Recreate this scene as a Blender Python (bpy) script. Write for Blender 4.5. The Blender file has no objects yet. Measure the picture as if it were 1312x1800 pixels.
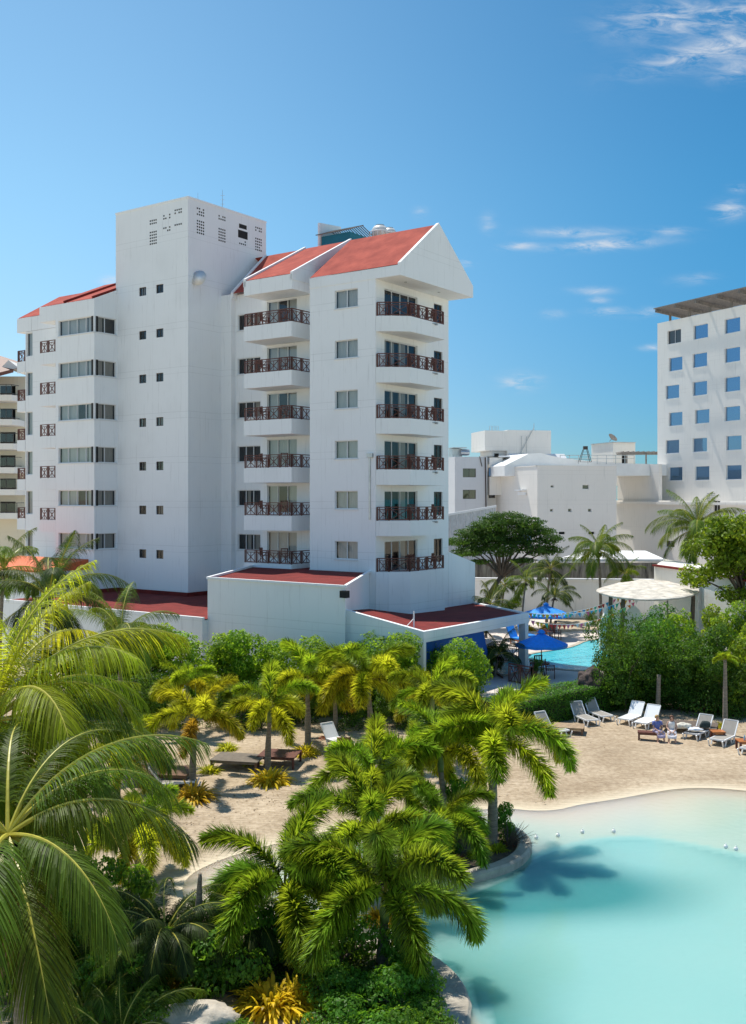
import bpy, math, random
import numpy as np
from mathutils import Vector, Matrix, noise as mnoise
R = math.radians
S = bpy.context.scene
COL = S.collection

# ---------------------------------------------------------------- camera
H = 10.5; F = 1820.0; CX = 656.0; HY = 875.0
cam = bpy.data.objects.new('camera', bpy.data.cameras.new('camera')); COL.objects.link(cam)
cam.location = (0, 0, H); cam.rotation_euler = (R(90), 0, 0)
cam.data.sensor_fit = 'VERTICAL'; cam.data.sensor_height = 36; cam.data.sensor_width = 36
cam.data.lens = 36.4; cam.data.shift_y = -25/1800.0
cam.data.clip_start = 0.5; cam.data.clip_end = 20000
S.camera = cam

# ---------------------------------------------------------------- sun, sky, exposure
SUN_AZ = 35.0      # degrees to the left of the view direction (+Y)
SUN_EL = 65.0
SUN_STR = 4.2
SKY_STR = 0.125
EXPO = 0.42
sd = Vector((-math.sin(R(SUN_AZ))*math.cos(R(SUN_EL)), math.cos(R(SUN_AZ))*math.cos(R(SUN_EL)), math.sin(R(SUN_EL))))
sun = bpy.data.objects.new('sun', bpy.data.lights.new('sun', 'SUN')); COL.objects.link(sun)
sun.data.energy = SUN_STR; sun.data.angle = R(0.5); sun.data.color = (1.0, 0.94, 0.84)
sun.rotation_euler = sd.to_track_quat('Z', 'Y').to_euler()
sun.location = (0, 0, 60)
S.view_settings.view_transform = 'Standard'; S.view_settings.look = 'None'
S.view_settings.gamma = 1; S.view_settings.exposure = EXPO

W = bpy.data.worlds.new('World'); S.world = W; W.use_nodes = True
def build_world():
    nt = W.node_tree; N = nt.nodes; L = nt.links
    for n in list(N): N.remove(n)
    out = N.new('ShaderNodeOutputWorld'); bg = N.new('ShaderNodeBackground'); bg.inputs[1].default_value = SKY_STR
    sky = N.new('ShaderNodeTexSky'); sky.sky_type = 'NISHITA'; sky.sun_disc = False
    sky.sun_elevation = R(SUN_EL); sky.sun_rotation = R(-SUN_AZ)
    sky.air_density = 1.0; sky.dust_density = 0.1; sky.ozone_density = 3.0; sky.altitude = 300
    tc = N.new('ShaderNodeTexCoord'); sep = N.new('ShaderNodeSeparateXYZ'); L.new(tc.outputs['Generated'], sep.inputs[0])
    def m(op, a, b=None, c=None):
        n = N.new('ShaderNodeMath'); n.operation = op
        for i, v in enumerate((a, b, c)):
            if v is None: continue
            if isinstance(v, (int, float)): n.inputs[i].default_value = v
            else: L.new(v, n.inputs[i])
        return n.outputs[0]
    ymax = m('MAXIMUM', sep.outputs['Y'], 0.02)
    u = m('DIVIDE', sep.outputs['X'], ymax); v = m('DIVIDE', sep.outputs['Z'], ymax)
    # (centre u, centre v, half width, half height, slope, strength) : the few thin clouds of the day
    clouds = []
    def c(px, py, w, h, sl=0.0, st=1.0): clouds.append(((px-CX)/F, (HY-py)/F, w/F, h/F, sl, st))
    c(1260, 85, 135, 26, 0.25, 1.0); c(1290, 25, 110, 26, 0.2, .9); c(1130, 40, 90, 34, .1, .45); c(1180, 20, 70, 20, 0.1, .5)
    c(1065, 430, 95, 10, 0.06, 1.1); c(912, 433, 30, 7, 0.08, 1.0); c(1010, 409, 80, 9, 0.0, .8); c(1282, 371, 30, 16, 0, 1.1)
    c(1296, 331, 16, 8, 0, .8); c(1180, 406, 40, 7, 0, .6); c(916, 671, 34, 15, 0, 1.0); c(1070, 547, 34, 8, 0, .9); c(1145, 549, 34, 9, 0.1, .6)
    c(1040, 511, 40, 7, 0, .7); c(858, 392, 14, 16, 0, .6); c(740, 374, 14, 10, 0, .5); c(1055, 528, 18, 6, 0, .7); c(1152, 610, 26, 6, .1, .9)
    c(192, 492, 18, 8, 0, .9); c(822, 462, 16, 8, 0, .6); c(972, 552, 22, 8, 0, .5); c(1220, 490, 40, 10, .1, .4); c(1310, 120, 60, 20, .2, .7)
    tot = None
    for cu, cv, w, h, sl, st in clouds:
        du = m('SUBTRACT', u, cu); dv = m('SUBTRACT', m('SUBTRACT', v, cv), m('MULTIPLY', du, sl))
        a = m('DIVIDE', du, w); b = m('DIVIDE', dv, h)
        r2 = m('ADD', m('MULTIPLY', a, a), m('MULTIPLY', b, b))
        k = m('MULTIPLY', m('POWER', 2.718, m('MULTIPLY', r2, -1.3)), st)
        tot = k if tot is None else m('ADD', tot, k)
    comb = N.new('ShaderNodeCombineXYZ'); L.new(m('ADD', u, m('MULTIPLY', v, 0.3)), comb.inputs[0]); L.new(m('MULTIPLY', v, 3.2), comb.inputs[1])
    nz = N.new('ShaderNodeTexNoise'); L.new(comb.outputs[0], nz.inputs['Vector']); nz.inputs['Scale'].default_value = 26; nz.inputs['Detail'].default_value = 9
    nz.inputs['Roughness'].default_value = .66; nz.inputs['Distortion'].default_value = .5
    nn = m('MULTIPLY', m('MAXIMUM', m('SUBTRACT', nz.outputs['Fac'], 0.40), 0.0), 4.5)
    fac = m('MINIMUM', m('MULTIPLY', m('MULTIPLY', nn, tot), 0.8), 0.75)
    mix = N.new('ShaderNodeMixRGB'); L.new(fac, mix.inputs[0])
    tn = N.new('ShaderNodeMixRGB'); tn.blend_type = 'MULTIPLY'; tn.inputs[0].default_value = 1; L.new(sky.outputs[0], tn.inputs[1]); tn.inputs[2].default_value = (.86,1.05,1.04,1)
    # the sky is deeper blue away from the sun (to the right) and less glaring low down than the plain model gives
    def rng(x, a, b):
        n = N.new('ShaderNodeMapRange'); n.interpolation_type = 'SMOOTHSTEP'; n.inputs[1].default_value = a; n.inputs[2].default_value = b; L.new(x, n.inputs[0]); return n.outputs[0]
    gr = N.new('ShaderNodeMixRGB'); L.new(rng(sep.outputs['X'], -.42, .46), gr.inputs[0]); gr.inputs[1].default_value = (.98,.97,.88,1); gr.inputs[2].default_value = (.20,.52,.64,1)
    hz = N.new('ShaderNodeMixRGB'); L.new(rng(sep.outputs['Z'], -.02, .30), hz.inputs[0]); hz.inputs[1].default_value = (.80,.66,.80,1); hz.inputs[2].default_value = (1,1,1,1)
    gm = N.new('ShaderNodeMixRGB'); gm.blend_type = 'MULTIPLY'; gm.inputs[0].default_value = 1; L.new(gr.outputs[0], gm.inputs[1]); L.new(hz.outputs[0], gm.inputs[2])
    fm = N.new('ShaderNodeMixRGB'); L.new(rng(sep.outputs['Y'], -.1, .55), fm.inputs[0]); fm.inputs[1].default_value = (.95,.95,.95,1); L.new(gm.outputs[0], fm.inputs[2])
    t2 = N.new('ShaderNodeMixRGB'); t2.blend_type = 'MULTIPLY'; t2.inputs[0].default_value = 1; L.new(tn.outputs[0], t2.inputs[1]); L.new(fm.outputs[0], t2.inputs[2])
    L.new(t2.outputs[0], mix.inputs[1])
    mix.inputs[2].default_value = (4.2, 4.5, 4.9, 1)
    L.new(mix.outputs[0], bg.inputs[0]); L.new(bg.outputs[0], out.inputs[0])
build_world()

# ---------------------------------------------------------------- helpers
def P(px, py, d):
    return Vector(((px-CX)/F*d, d, H-(py-HY)/F*d))
def G(px, py, z=0.0):
    d = (H-z)*F/(py-HY)
    return Vector(((px-CX)/F*d, d, z))
def tag(o, label=None, cat=None, group=None, kind=None):
    if label: o['label'] = label
    if cat: o['category'] = cat
    if group: o['group'] = group
    if kind: o['kind'] = kind
    return o
def empty(name, loc=(0,0,0), rz=0.0, label=None, cat=None, group=None):
    o = bpy.data.objects.new(name, None); COL.objects.link(o); o.location = loc; o.rotation_euler = (0, 0, rz)
    o.empty_display_size = .3
    return tag(o, label, cat, group)
KIDS = {}
def reg(o, parent):
    if parent is not None:
        o.parent = parent; KIDS.setdefault(parent.name, []).append(o)
def copy_tree(o, parent=None):
    c = o.copy(); COL.objects.link(c)
    if parent is not None: reg(c, parent)
    for ch in KIDS.get(o.name, []): copy_tree(ch, c)
    return c
class MB:
    def __init__(s): s.v = []; s.f = []; s.m = []; s.t = []; s.smooth = False
    def add(s, vs, fs, mi=0, tint=1.0):
        n = len(s.v); s.v.extend([tuple(p) for p in vs])
        for f in fs: s.f.append(tuple(i+n for i in f)); s.m.append(mi); s.t.append(tint)
    def poly(s, pts, mi=0, tint=1.0): s.add(pts, [tuple(range(len(pts)))], mi, tint)
    def box(s, x0, x1, y0, y1, z0, z1, mi=0, tint=1.0):
        s.add([(x0,y0,z0),(x1,y0,z0),(x1,y1,z0),(x0,y1,z0),(x0,y0,z1),(x1,y0,z1),(x1,y1,z1),(x0,y1,z1)],
              [(0,3,2,1),(4,5,6,7),(0,1,5,4),(1,2,6,5),(2,3,7,6),(3,0,4,7)], mi, tint)
    def obox(s, p0, du, n, u0, u1, d0, d1, z0, z1, mi=0):
        vs = []
        for z in (z0, z1):
            for u, d in ((u0,d0),(u1,d0),(u1,d1),(u0,d1)):
                vs.append((p0[0]+du[0]*u+n[0]*d, p0[1]+du[1]*u+n[1]*d, z))
        s.add(vs, [(0,3,2,1),(4,5,6,7),(0,1,5,4),(1,2,6,5),(2,3,7,6),(3,0,4,7)], mi)
    def prism(s, pts, z0, z1, mi=0, top=None):
        n = len(pts)
        zt = z1 if isinstance(z1, (list, tuple)) else [z1]*n
        zb = z0 if isinstance(z0, (list, tuple)) else [z0]*n
        s.add([(p[0],p[1],zb[i]) for i,p in enumerate(pts)]+[(p[0],p[1],zt[i]) for i,p in enumerate(pts)],
              [tuple(range(n-1,-1,-1))]+[(i,(i+1)%n,(i+1)%n+n,i+n) for i in range(n)], mi)
        s.poly([(p[0],p[1],zt[i]) for i,p in enumerate(pts)], mi if top is None else top)
    def bar(s, a, b, w, h=None, mi=0):
        a = Vector(a); b = Vector(b); h = h or w; d = (b-a)
        if d.length < 1e-6: return
        d.normalize(); up = Vector((0,0,1)) if abs(d.z) < .95 else Vector((1,0,0))
        x = d.cross(up).normalized(); y = x.cross(d).normalized()
        vs = [p + x*sx*w/2 + y*sy*h/2 for p in (a,b) for sx,sy in ((-1,-1),(1,-1),(1,1),(-1,1))]
        s.add(vs, [(3,2,1,0),(4,5,6,7),(0,1,5,4),(1,2,6,5),(2,3,7,6),(3,0,4,7)], mi)
    def tube(s, pts, rad, n=8, mi=0, tint=1.0, cap=True):
        pts = [Vector(p) for p in pts]; rad = rad if isinstance(rad, (list, tuple)) else [rad]*len(pts)
        base = len(s.v); x = None
        for i, p in enumerate(pts):
            d = (pts[min(i+1,len(pts)-1)]-pts[max(i-1,0)]).normalized()
            if x is None:
                x = d.cross(Vector((0,0,1)) if abs(d.z) < .9 else Vector((1,0,0))).normalized()
            x = (x - d*x.dot(d)).normalized(); y = d.cross(x)
            for k in range(n):
                a = 2*math.pi*k/n; s.v.append(tuple(p + (x*math.cos(a)+y*math.sin(a))*rad[i]))
        for i in range(len(pts)-1):
            for k in range(n):
                s.f.append((base+i*n+k, base+i*n+(k+1)%n, base+(i+1)*n+(k+1)%n, base+(i+1)*n+k)); s.m.append(mi); s.t.append(tint)
        if cap:
            s.f.append(tuple(base+k for k in range(n-1,-1,-1))); s.m.append(mi); s.t.append(tint)
            s.f.append(tuple(base+(len(pts)-1)*n+k for k in range(n))); s.m.append(mi); s.t.append(tint)
    def lathe(s, prof, n=16, mi=0, c=(0,0,0)):
        s.tube([(c[0], c[1], c[2]+z) for r, z in prof], [r for r, z in prof], n, mi)
    def mesh(s, name, mats, smooth=False):
        me = bpy.data.meshes.new(name); me.from_pydata(s.v, [], s.f); 
        for m in (mats if isinstance(mats, (list, tuple)) else [mats]): me.materials.append(m)
        me.polygons.foreach_set('material_index', s.m)
        if smooth or s.smooth: me.polygons.foreach_set('use_smooth', [True]*len(s.f))
        if any(t != 1.0 for t in s.t):
            at = me.attributes.new('tint', 'FLOAT', 'FACE'); at.data.foreach_set('value', s.t)
        me.update(); return me
    def build(s, name, mats, parent=None, label=None, cat=None, group=None, kind=None, smooth=False, loc=None):
        o = bpy.data.objects.new(name, s.mesh(name, mats, smooth)); COL.objects.link(o); reg(o, parent)
        if loc is not None: o.location = loc
        return tag(o, label, cat, group, kind)
def put(name, me, parent, loc=(0,0,0), rot=(0,0,0), sc=1.0):
    o = bpy.data.objects.new(name, me); COL.objects.link(o); reg(o, parent); o.location = loc; o.rotation_euler = rot
    o.scale = (sc,sc,sc) if isinstance(sc,(int,float)) else sc
    return o

# ---------------------------------------------------------------- materials
MATS = {}
def newmat(name):
    m = bpy.data.materials.new(name); m.use_nodes = True; MATS[name] = m
    nt = m.node_tree
    return m, nt, nt.nodes, nt.links, nt.nodes['Principled BSDF']
def mat(name, col, rough=.6, var=.12, scale=3.0, bump=0.0, bscale=20.0, metal=0.0, spec=.5, stretch=(1,1,1), detail=6, col2=None):
    m, nt, N, L, b = newmat(name)
    b.inputs['Roughness'].default_value = rough; b.inputs['Metallic'].default_value = metal
    b.inputs['Specular IOR Level'].default_value = spec
    tc = N.new('ShaderNodeTexCoord'); mp = N.new('ShaderNodeMapping'); mp.inputs['Scale'].default_value = stretch
    L.new(tc.outputs['Object'], mp.inputs[0])
    nz = N.new('ShaderNodeTexNoise'); nz.inputs['Scale'].default_value = scale; nz.inputs['Detail'].default_value = detail; nz.inputs['Roughness'].default_value = .62
    L.new(mp.outputs[0], nz.inputs['Vector'])
    rp = N.new('ShaderNodeValToRGB'); L.new(nz.outputs['Fac'], rp.inputs[0])
    c1 = [max(0, c*(1-var)) for c in col] if col2 is None else col2
    c2 = [min(1, c*(1+var)) for c in col] if col2 is None else col
    rp.color_ramp.elements[0].position = .32; rp.color_ramp.elements[1].position = .68
    rp.color_ramp.elements[0].color = (*c1, 1); rp.color_ramp.elements[1].color = (*c2, 1)
    L.new(rp.outputs[0], b.inputs['Base Color'])
    if bump > 0:
        n2 = N.new('ShaderNodeTexNoise'); n2.inputs['Scale'].default_value = bscale; n2.inputs['Detail'].default_value = 5; L.new(mp.outputs[0], n2.inputs['Vector'])
        bp = N.new('ShaderNodeBump'); bp.inputs['Strength'].default_value = bump; bp.inputs['Distance'].default_value = .05
        L.new(n2.outputs['Fac'], bp.inputs['Height']); L.new(bp.outputs[0], b.inputs['Normal'])
    return m
def leafmat(name, col, trans, rough=.42, tr=.42, var=.35):
    """foliage: base colour times a per-leaf tint and some variation between plants, with light passing through"""
    m, nt, N, L, b = newmat(name)
    at = N.new('ShaderNodeAttribute'); at.attribute_name = 'tint'
    oi = N.new('ShaderNodeObjectInfo')
    ad = N.new('ShaderNodeMath'); ad.operation = 'MULTIPLY_ADD'; L.new(oi.outputs['Random'], ad.inputs[0]); ad.inputs[1].default_value = .26; ad.inputs[2].default_value = .87
    mu = N.new('ShaderNodeMath'); mu.operation = 'MULTIPLY'; L.new(at.outputs['Fac'], mu.inputs[0]); L.new(ad.outputs[0], mu.inputs[1])
    hs = N.new('ShaderNodeHueSaturation'); hs.inputs['Color'].default_value = (*col, 1); L.new(mu.outputs[0], hs.inputs['Value'])
    hm = N.new('ShaderNodeMath'); hm.operation = 'MULTIPLY_ADD'; L.new(oi.outputs['Random'], hm.inputs[0]); hm.inputs[1].default_value = .03; hm.inputs[2].default_value = .485
    L.new(hm.outputs[0], hs.inputs['Hue'])
    hs2 = N.new('ShaderNodeHueSaturation'); hs2.inputs['Color'].default_value = (*trans, 1); L.new(mu.outputs[0], hs2.inputs['Value']); L.new(hm.outputs[0], hs2.inputs['Hue'])
    L.new(hs.outputs[0], b.inputs['Base Color']); b.inputs['Roughness'].default_value = rough; b.inputs['Specular IOR Level'].default_value = .16
    tl = N.new('ShaderNodeBsdfTranslucent'); L.new(hs2.outputs[0], tl.inputs[0])
    mx = N.new('ShaderNodeMixShader'); mx.inputs[0].default_value = tr; L.new(b.outputs[0], mx.inputs[1]); L.new(tl.outputs[0], mx.inputs[2])
    L.new(mx.outputs[0], N['Material Output'].inputs[0])
    return m
def wallmat(name, col, line=.06, floor=3.04, off=.35, stain=.5):
    """painted render: faint pour lines every storey, rain streaks, patchy repaint"""
    m, nt, N, L, b = newmat(name); b.inputs['Roughness'].default_value = .75; b.inputs['Specular IOR Level'].default_value = .25
    tc = N.new('ShaderNodeTexCoord'); sp = N.new('ShaderNodeSeparateXYZ'); L.new(tc.outputs['Object'], sp.inputs[0])
    def mth(op, a, bb=None, c=None):
        n = N.new('ShaderNodeMath'); n.operation = op
        for i, v in enumerate((a, bb, c)):
            if v is None: continue
            if isinstance(v, (int, float)): n.inputs[i].default_value = v
            else: L.new(v, n.inputs[i])
        return n.outputs[0]
    wob = N.new('ShaderNodeTexNoise'); wob.inputs['Scale'].default_value = .8; L.new(tc.outputs['Object'], wob.inputs['Vector'])
    z = mth('ADD', sp.outputs['Z'], mth('MULTIPLY', wob.outputs['Fac'], .05))
    def lines(o, w):
        fr = mth('FRACT', mth('DIVIDE', mth('ADD', z, o), floor)); return mth('LESS_THAN', mth('ABSOLUTE', mth('SUBTRACT', fr, .5)), w)
    ln = mth('MAXIMUM', lines(off, .006), lines(off+.42, .005))
    xy = mth('ADD', sp.outputs['X'], sp.outputs['Y'])
    fv = mth('FRACT', mth('DIVIDE', xy, 2.3)); lv = mth('MULTIPLY', mth('LESS_THAN', mth('ABSOLUTE', mth('SUBTRACT', fv, .5)), .006), .6)
    br = N.new('ShaderNodeTexNoise'); br.inputs['Scale'].default_value = 1.3; br.inputs['Detail'].default_value = 4; L.new(tc.outputs['Object'], br.inputs['Vector'])
    ln = mth('MULTIPLY', mth('MAXIMUM', ln, lv), mth('MULTIPLY', br.outputs['Fac'], line*2.2))
    mp = N.new('ShaderNodeMapping'); mp.inputs['Scale'].default_value = (5, 5, .35); L.new(tc.outputs['Object'], mp.inputs[0])
    st = N.new('ShaderNodeTexNoise'); st.inputs['Scale'].default_value = 1.0; st.inputs['Detail'].default_value = 8; st.inputs['Roughness'].default_value = .7; L.new(mp.outputs[0], st.inputs['Vector'])
    pt = N.new('ShaderNodeTexNoise'); pt.inputs['Scale'].default_value = .35; pt.inputs['Detail'].default_value = 3; L.new(tc.outputs['Object'], pt.inputs['Vector'])
    s1 = mth('MULTIPLY', mth('MAXIMUM', mth('SUBTRACT', st.outputs['Fac'], .56), 0), stain*1.1)
    s2 = mth('MULTIPLY', mth('MAXIMUM', mth('SUBTRACT', pt.outputs['Fac'], .5), 0), .22)
    val = mth('SUBTRACT', 1.0, mth('ADD', mth('ADD', ln, s1), s2))
    mx = N.new('ShaderNodeMixRGB'); mx.blend_type = 'MULTIPLY'; mx.inputs[0].default_value = 1; mx.inputs[1].default_value = (*col, 1)
    cb = N.new('ShaderNodeCombineXYZ'); L.new(val, cb.inputs[0]); L.new(val, cb.inputs[1]); L.new(mth('MULTIPLY', val, mth('ADD', .97, mth('MULTIPLY', val, .03))), cb.inputs[2])
    L.new(cb.outputs[0], mx.inputs[2]); L.new(mx.outputs[0], b.inputs['Base Color'])
    bp = N.new('ShaderNodeBump'); bp.inputs['Strength'].default_value = .15; bp.inputs['Distance'].default_value = .02
    n2 = N.new('ShaderNodeTexNoise'); n2.inputs['Scale'].default_value = 9; n2.inputs['Detail'].default_value = 5; L.new(tc.outputs['Object'], n2.inputs['Vector'])
    L.new(n2.outputs['Fac'], bp.inputs['Height']); L.new(bp.outputs[0], b.inputs['Normal'])
    return m
def glassmat(name, tintc, refl=.18, trans=True, rough=.02, gc=(.95,.97,1)):
    m, nt, N, L, b = newmat(name)
    g = N.new('ShaderNodeBsdfGlossy'); g.inputs['Roughness'].default_value = rough; g.inputs[0].default_value = (*gc,1)
    fr = N.new('ShaderNodeLayerWeight'); fr.inputs[0].default_value = .3
    ma = N.new('ShaderNodeMath'); ma.operation = 'MULTIPLY_ADD'; L.new(fr.outputs['Fresnel'], ma.inputs[0]); ma.inputs[1].default_value = .45; ma.inputs[2].default_value = refl
    mx = N.new('ShaderNodeMixShader'); L.new(ma.outputs[0], mx.inputs[0])
    if trans:
        t = N.new('ShaderNodeBsdfTransparent'); t.inputs[0].default_value = (*tintc, 1); L.new(t.outputs[0], mx.inputs[1])
    else:
        b.inputs['Base Color'].default_value = (*tintc, 1); b.inputs['Roughness'].default_value = .1; L.new(b.outputs[0], mx.inputs[1])
    L.new(g.outputs[0], mx.inputs[2])
    nz = N.new('ShaderNodeTexNoise'); nz.inputs['Scale'].default_value = .9; tc = N.new('ShaderNodeTexCoord'); L.new(tc.outputs['Object'], nz.inputs['Vector'])
    bp = N.new('ShaderNodeBump'); bp.inputs['Strength'].default_value = .06; bp.inputs['Distance'].default_value = .05; L.new(nz.outputs['Fac'], bp.inputs['Height']); L.new(bp.outputs[0], g.inputs['Normal'])
    L.new(mx.outputs[0], N['Material Output'].inputs[0]); return m

M_white = wallmat('white_render', (.82,.835,.84), line=.10, stain=.95)
M_cream = wallmat('warm_white_render', (.80,.78,.72), line=.05, stain=.9)
M_farwhite = wallmat('bright_white_render', (.76,.73,.68), line=.08, stain=1.1)
M_grey = wallmat('pale_grey_render', (.60,.61,.62), line=.05, stain=1.0)
M_beige = wallmat('beige_render', (.66,.61,.50), line=.05, stain=1.0)
M_roof = mat('red_roof_membrane', (.43,.090,.062), .85, .28, .9, .3, 30, col2=(.27,.048,.036), spec=.15, detail=9)
M_roofd = mat('shaded_dark_red_roof', (.22,.030,.024), .85, .2, 1.2, .25, 25, col2=(.13,.019,.017), spec=.2)  # red darkened to put the hotel's shade on the low roofs into the colour
M_dark = mat('dark_interior', (.02,.019,.018), .9, .3)
M_glass = glassmat('window_glass', (.80,.83,.84), .05)
M_glassdark = glassmat('dark_bronze_glass', (.30,.26,.23), .07)
M_mirror = glassmat('blue_reflective_glass', (.012,.05,.11), .34, trans=False, gc=(.30,.55,.85))
M_frame = mat('white_aluminium_frame', (.68,.69,.70), .4, .04)
M_bronze = mat('bronze_aluminium_frame', (.05,.035,.028), .4, .1)
M_curtain = mat('pale_curtain', (.60,.60,.57), .9, .1, 4, stretch=(6,6,.3))
M_curtaind = mat('brown_curtain', (.40,.36,.31), .9, .2, 4, stretch=(6,6,.3))
M_wood = mat('dark_red_stained_wood', (.13,.042,.028), .55, .35, 8)
M_teak = mat('brown_teak_wood', (.17,.085,.045), .6, .35, 5, stretch=(1,1,6))
M_orange = mat('orange_varnished_wood', (.42,.14,.035), .5, .25, 5)
M_greywood = mat('weathered_grey_wood', (.20,.175,.15), .8, .35, 3, stretch=(1,6,1))
M_concrete = mat('weathered_concrete', (.42,.38,.31), .9, .25, 2.2, .4, 18)
M_sling = mat('taupe_mesh_sling', (.30,.28,.25), .8, .1)
M_plastic = mat('white_plastic', (.78,.79,.80), .35, .03)
M_blueplast = mat('blue_canvas', (.012,.26,.85), .7, .12, 6)
M_trunk = mat('grey_palm_bark', (.24,.20,.155), .9, .35, 3, .6, 12, stretch=(1,1,7))
M_bark = mat('brown_tree_bark', (.12,.09,.065), .9, .3, 6, .6, 14)
M_shaft = mat('green_crownshaft', (.17,.24,.07), .5, .25, 3)
M_stone = mat('pale_boulder', (.48,.43,.36), .9, .2, 2.5, .6, 8)
M_rock = mat('dark_volcanic_rock', (.075,.055,.048), .9, .5, 3, .9, 6)
M_steel = mat('galvanised_steel', (.45,.46,.47), .35, .15, metal=.7)
M_skin = mat('skin', (.55,.33,.24), .55, .05)
M_tank = mat('plastic_water_tank', (.62,.62,.60), .4, .1)
M_bluewall = mat('royal_blue_paint', (.008,.10,.42), .6, .15, 1.0)
M_teal = mat('teal_paint', (.005,.17,.24), .6, .1)
LF_fox = leafmat('foxtail_leaf', (.14,.23,.02), (.48,.62,.03), tr=.36)
LF_lime = leafmat('lime_foxtail_leaf', (.20,.29,.022), (.62,.76,.035), tr=.40)
LF_foxy = leafmat('yellowing_foxtail_leaf', (.36,.38,.022), (.88,.86,.04), tr=.42)
LF_foxo = leafmat('ageing_orange_leaf', (.36,.27,.03), (.70,.48,.04), tr=.4)
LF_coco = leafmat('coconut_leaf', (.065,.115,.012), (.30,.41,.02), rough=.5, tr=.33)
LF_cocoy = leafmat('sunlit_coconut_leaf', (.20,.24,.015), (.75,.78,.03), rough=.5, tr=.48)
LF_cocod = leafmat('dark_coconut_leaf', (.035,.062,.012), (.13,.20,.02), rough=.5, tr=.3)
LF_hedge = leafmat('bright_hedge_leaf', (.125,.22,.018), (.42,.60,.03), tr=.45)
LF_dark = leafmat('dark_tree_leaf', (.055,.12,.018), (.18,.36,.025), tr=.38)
LF_mid = leafmat('shrub_leaf', (.075,.17,.022), (.26,.50,.03), tr=.42)
LF_clip = leafmat('clipped_hedge_leaf', (.055,.15,.014), (.18,.42,.02), tr=.4)
LF_almond = leafmat('almond_leaf', (.11,.20,.015), (.38,.56,.03), tr=.42)
LF_olive = leafmat('olive_tree_leaf', (.045,.085,.016), (.12,.22,.02), tr=.32)
LF_yellow = leafmat('golden_croton_leaf', (.72,.50,.025), (.95,.75,.03), tr=.35)
LF_red = leafmat('red_ti_leaf', (.30,.10,.035), (.5,.14,.03), tr=.3)
LF_dry = leafmat('dry_brown_frond', (.26,.19,.11), (.30,.2,.1), tr=.2)
M_rachis = mat('yellow_green_rachis', (.42,.38,.05), .4, .2)
# ---------------------------------------------------------------- ground, lagoon, deck, sea
def poly_dist(x, y, poly):
    """signed distance (positive inside) of points to a polygon"""
    px = np.array([p[0] for p in poly]); py = np.array([p[1] for p in poly]); n = len(poly)
    dmin = np.full(x.shape, 1e9); ins = np.zeros(x.shape, bool)
    for i in range(n):
        x0, y0, x1, y1 = px[i], py[i], px[(i+1)%n], py[(i+1)%n]
        dx, dy = x1-x0, y1-y0; t = np.clip(((x-x0)*dx+(y-y0)*dy)/(dx*dx+dy*dy+1e-12), 0, 1)
        dmin = np.minimum(dmin, np.hypot(x-(x0+t*dx), y-(y0+t*dy)))
        c = ((y0 > y) != (y1 > y)) & (x < (x1-x0)*(y-y0)/(y1-y0+1e-12)+x0); ins ^= c
    return np.where(ins, dmin, -dmin)
def smooth_poly(pts, it=3):
    pts = [Vector((p[0], p[1])) for p in pts]
    for _ in range(it):
        q = []
        for i in range(len(pts)):
            a, b = pts[i], pts[(i+1)%len(pts)]; q += [a*.75+b*.25, a*.25+b*.75]
        pts = q
    return pts
LAG = smooth_poly([G(*p) for p in ((296,1545),(370,1505),(480,1475),(620,1442),(760,1424),(880,1413),(960,1421),(1010,1408),(1070,1400),(1130,1389),(1185,1380),(1250,1379),(1320,1385),(1420,1395),(1700,1480),(1900,1700))]
                  + [Vector((12,12)), Vector((4,12))] + [G(*p) for p in ((786,1900),(800,1800),(806,1765),(785,1722),(735,1688),(680,1668),(560,1655),(420,1625),(310,1600))], 2)
ISL = smooth_poly([G(*p) for p in ((930,1482),(918,1512),(880,1532),(820,1547),(760,1566),(700,1592),(650,1580),(625,1540),(650,1490),(720,1462),(800,1448),(870,1452),(915,1465))], 2)
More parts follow.
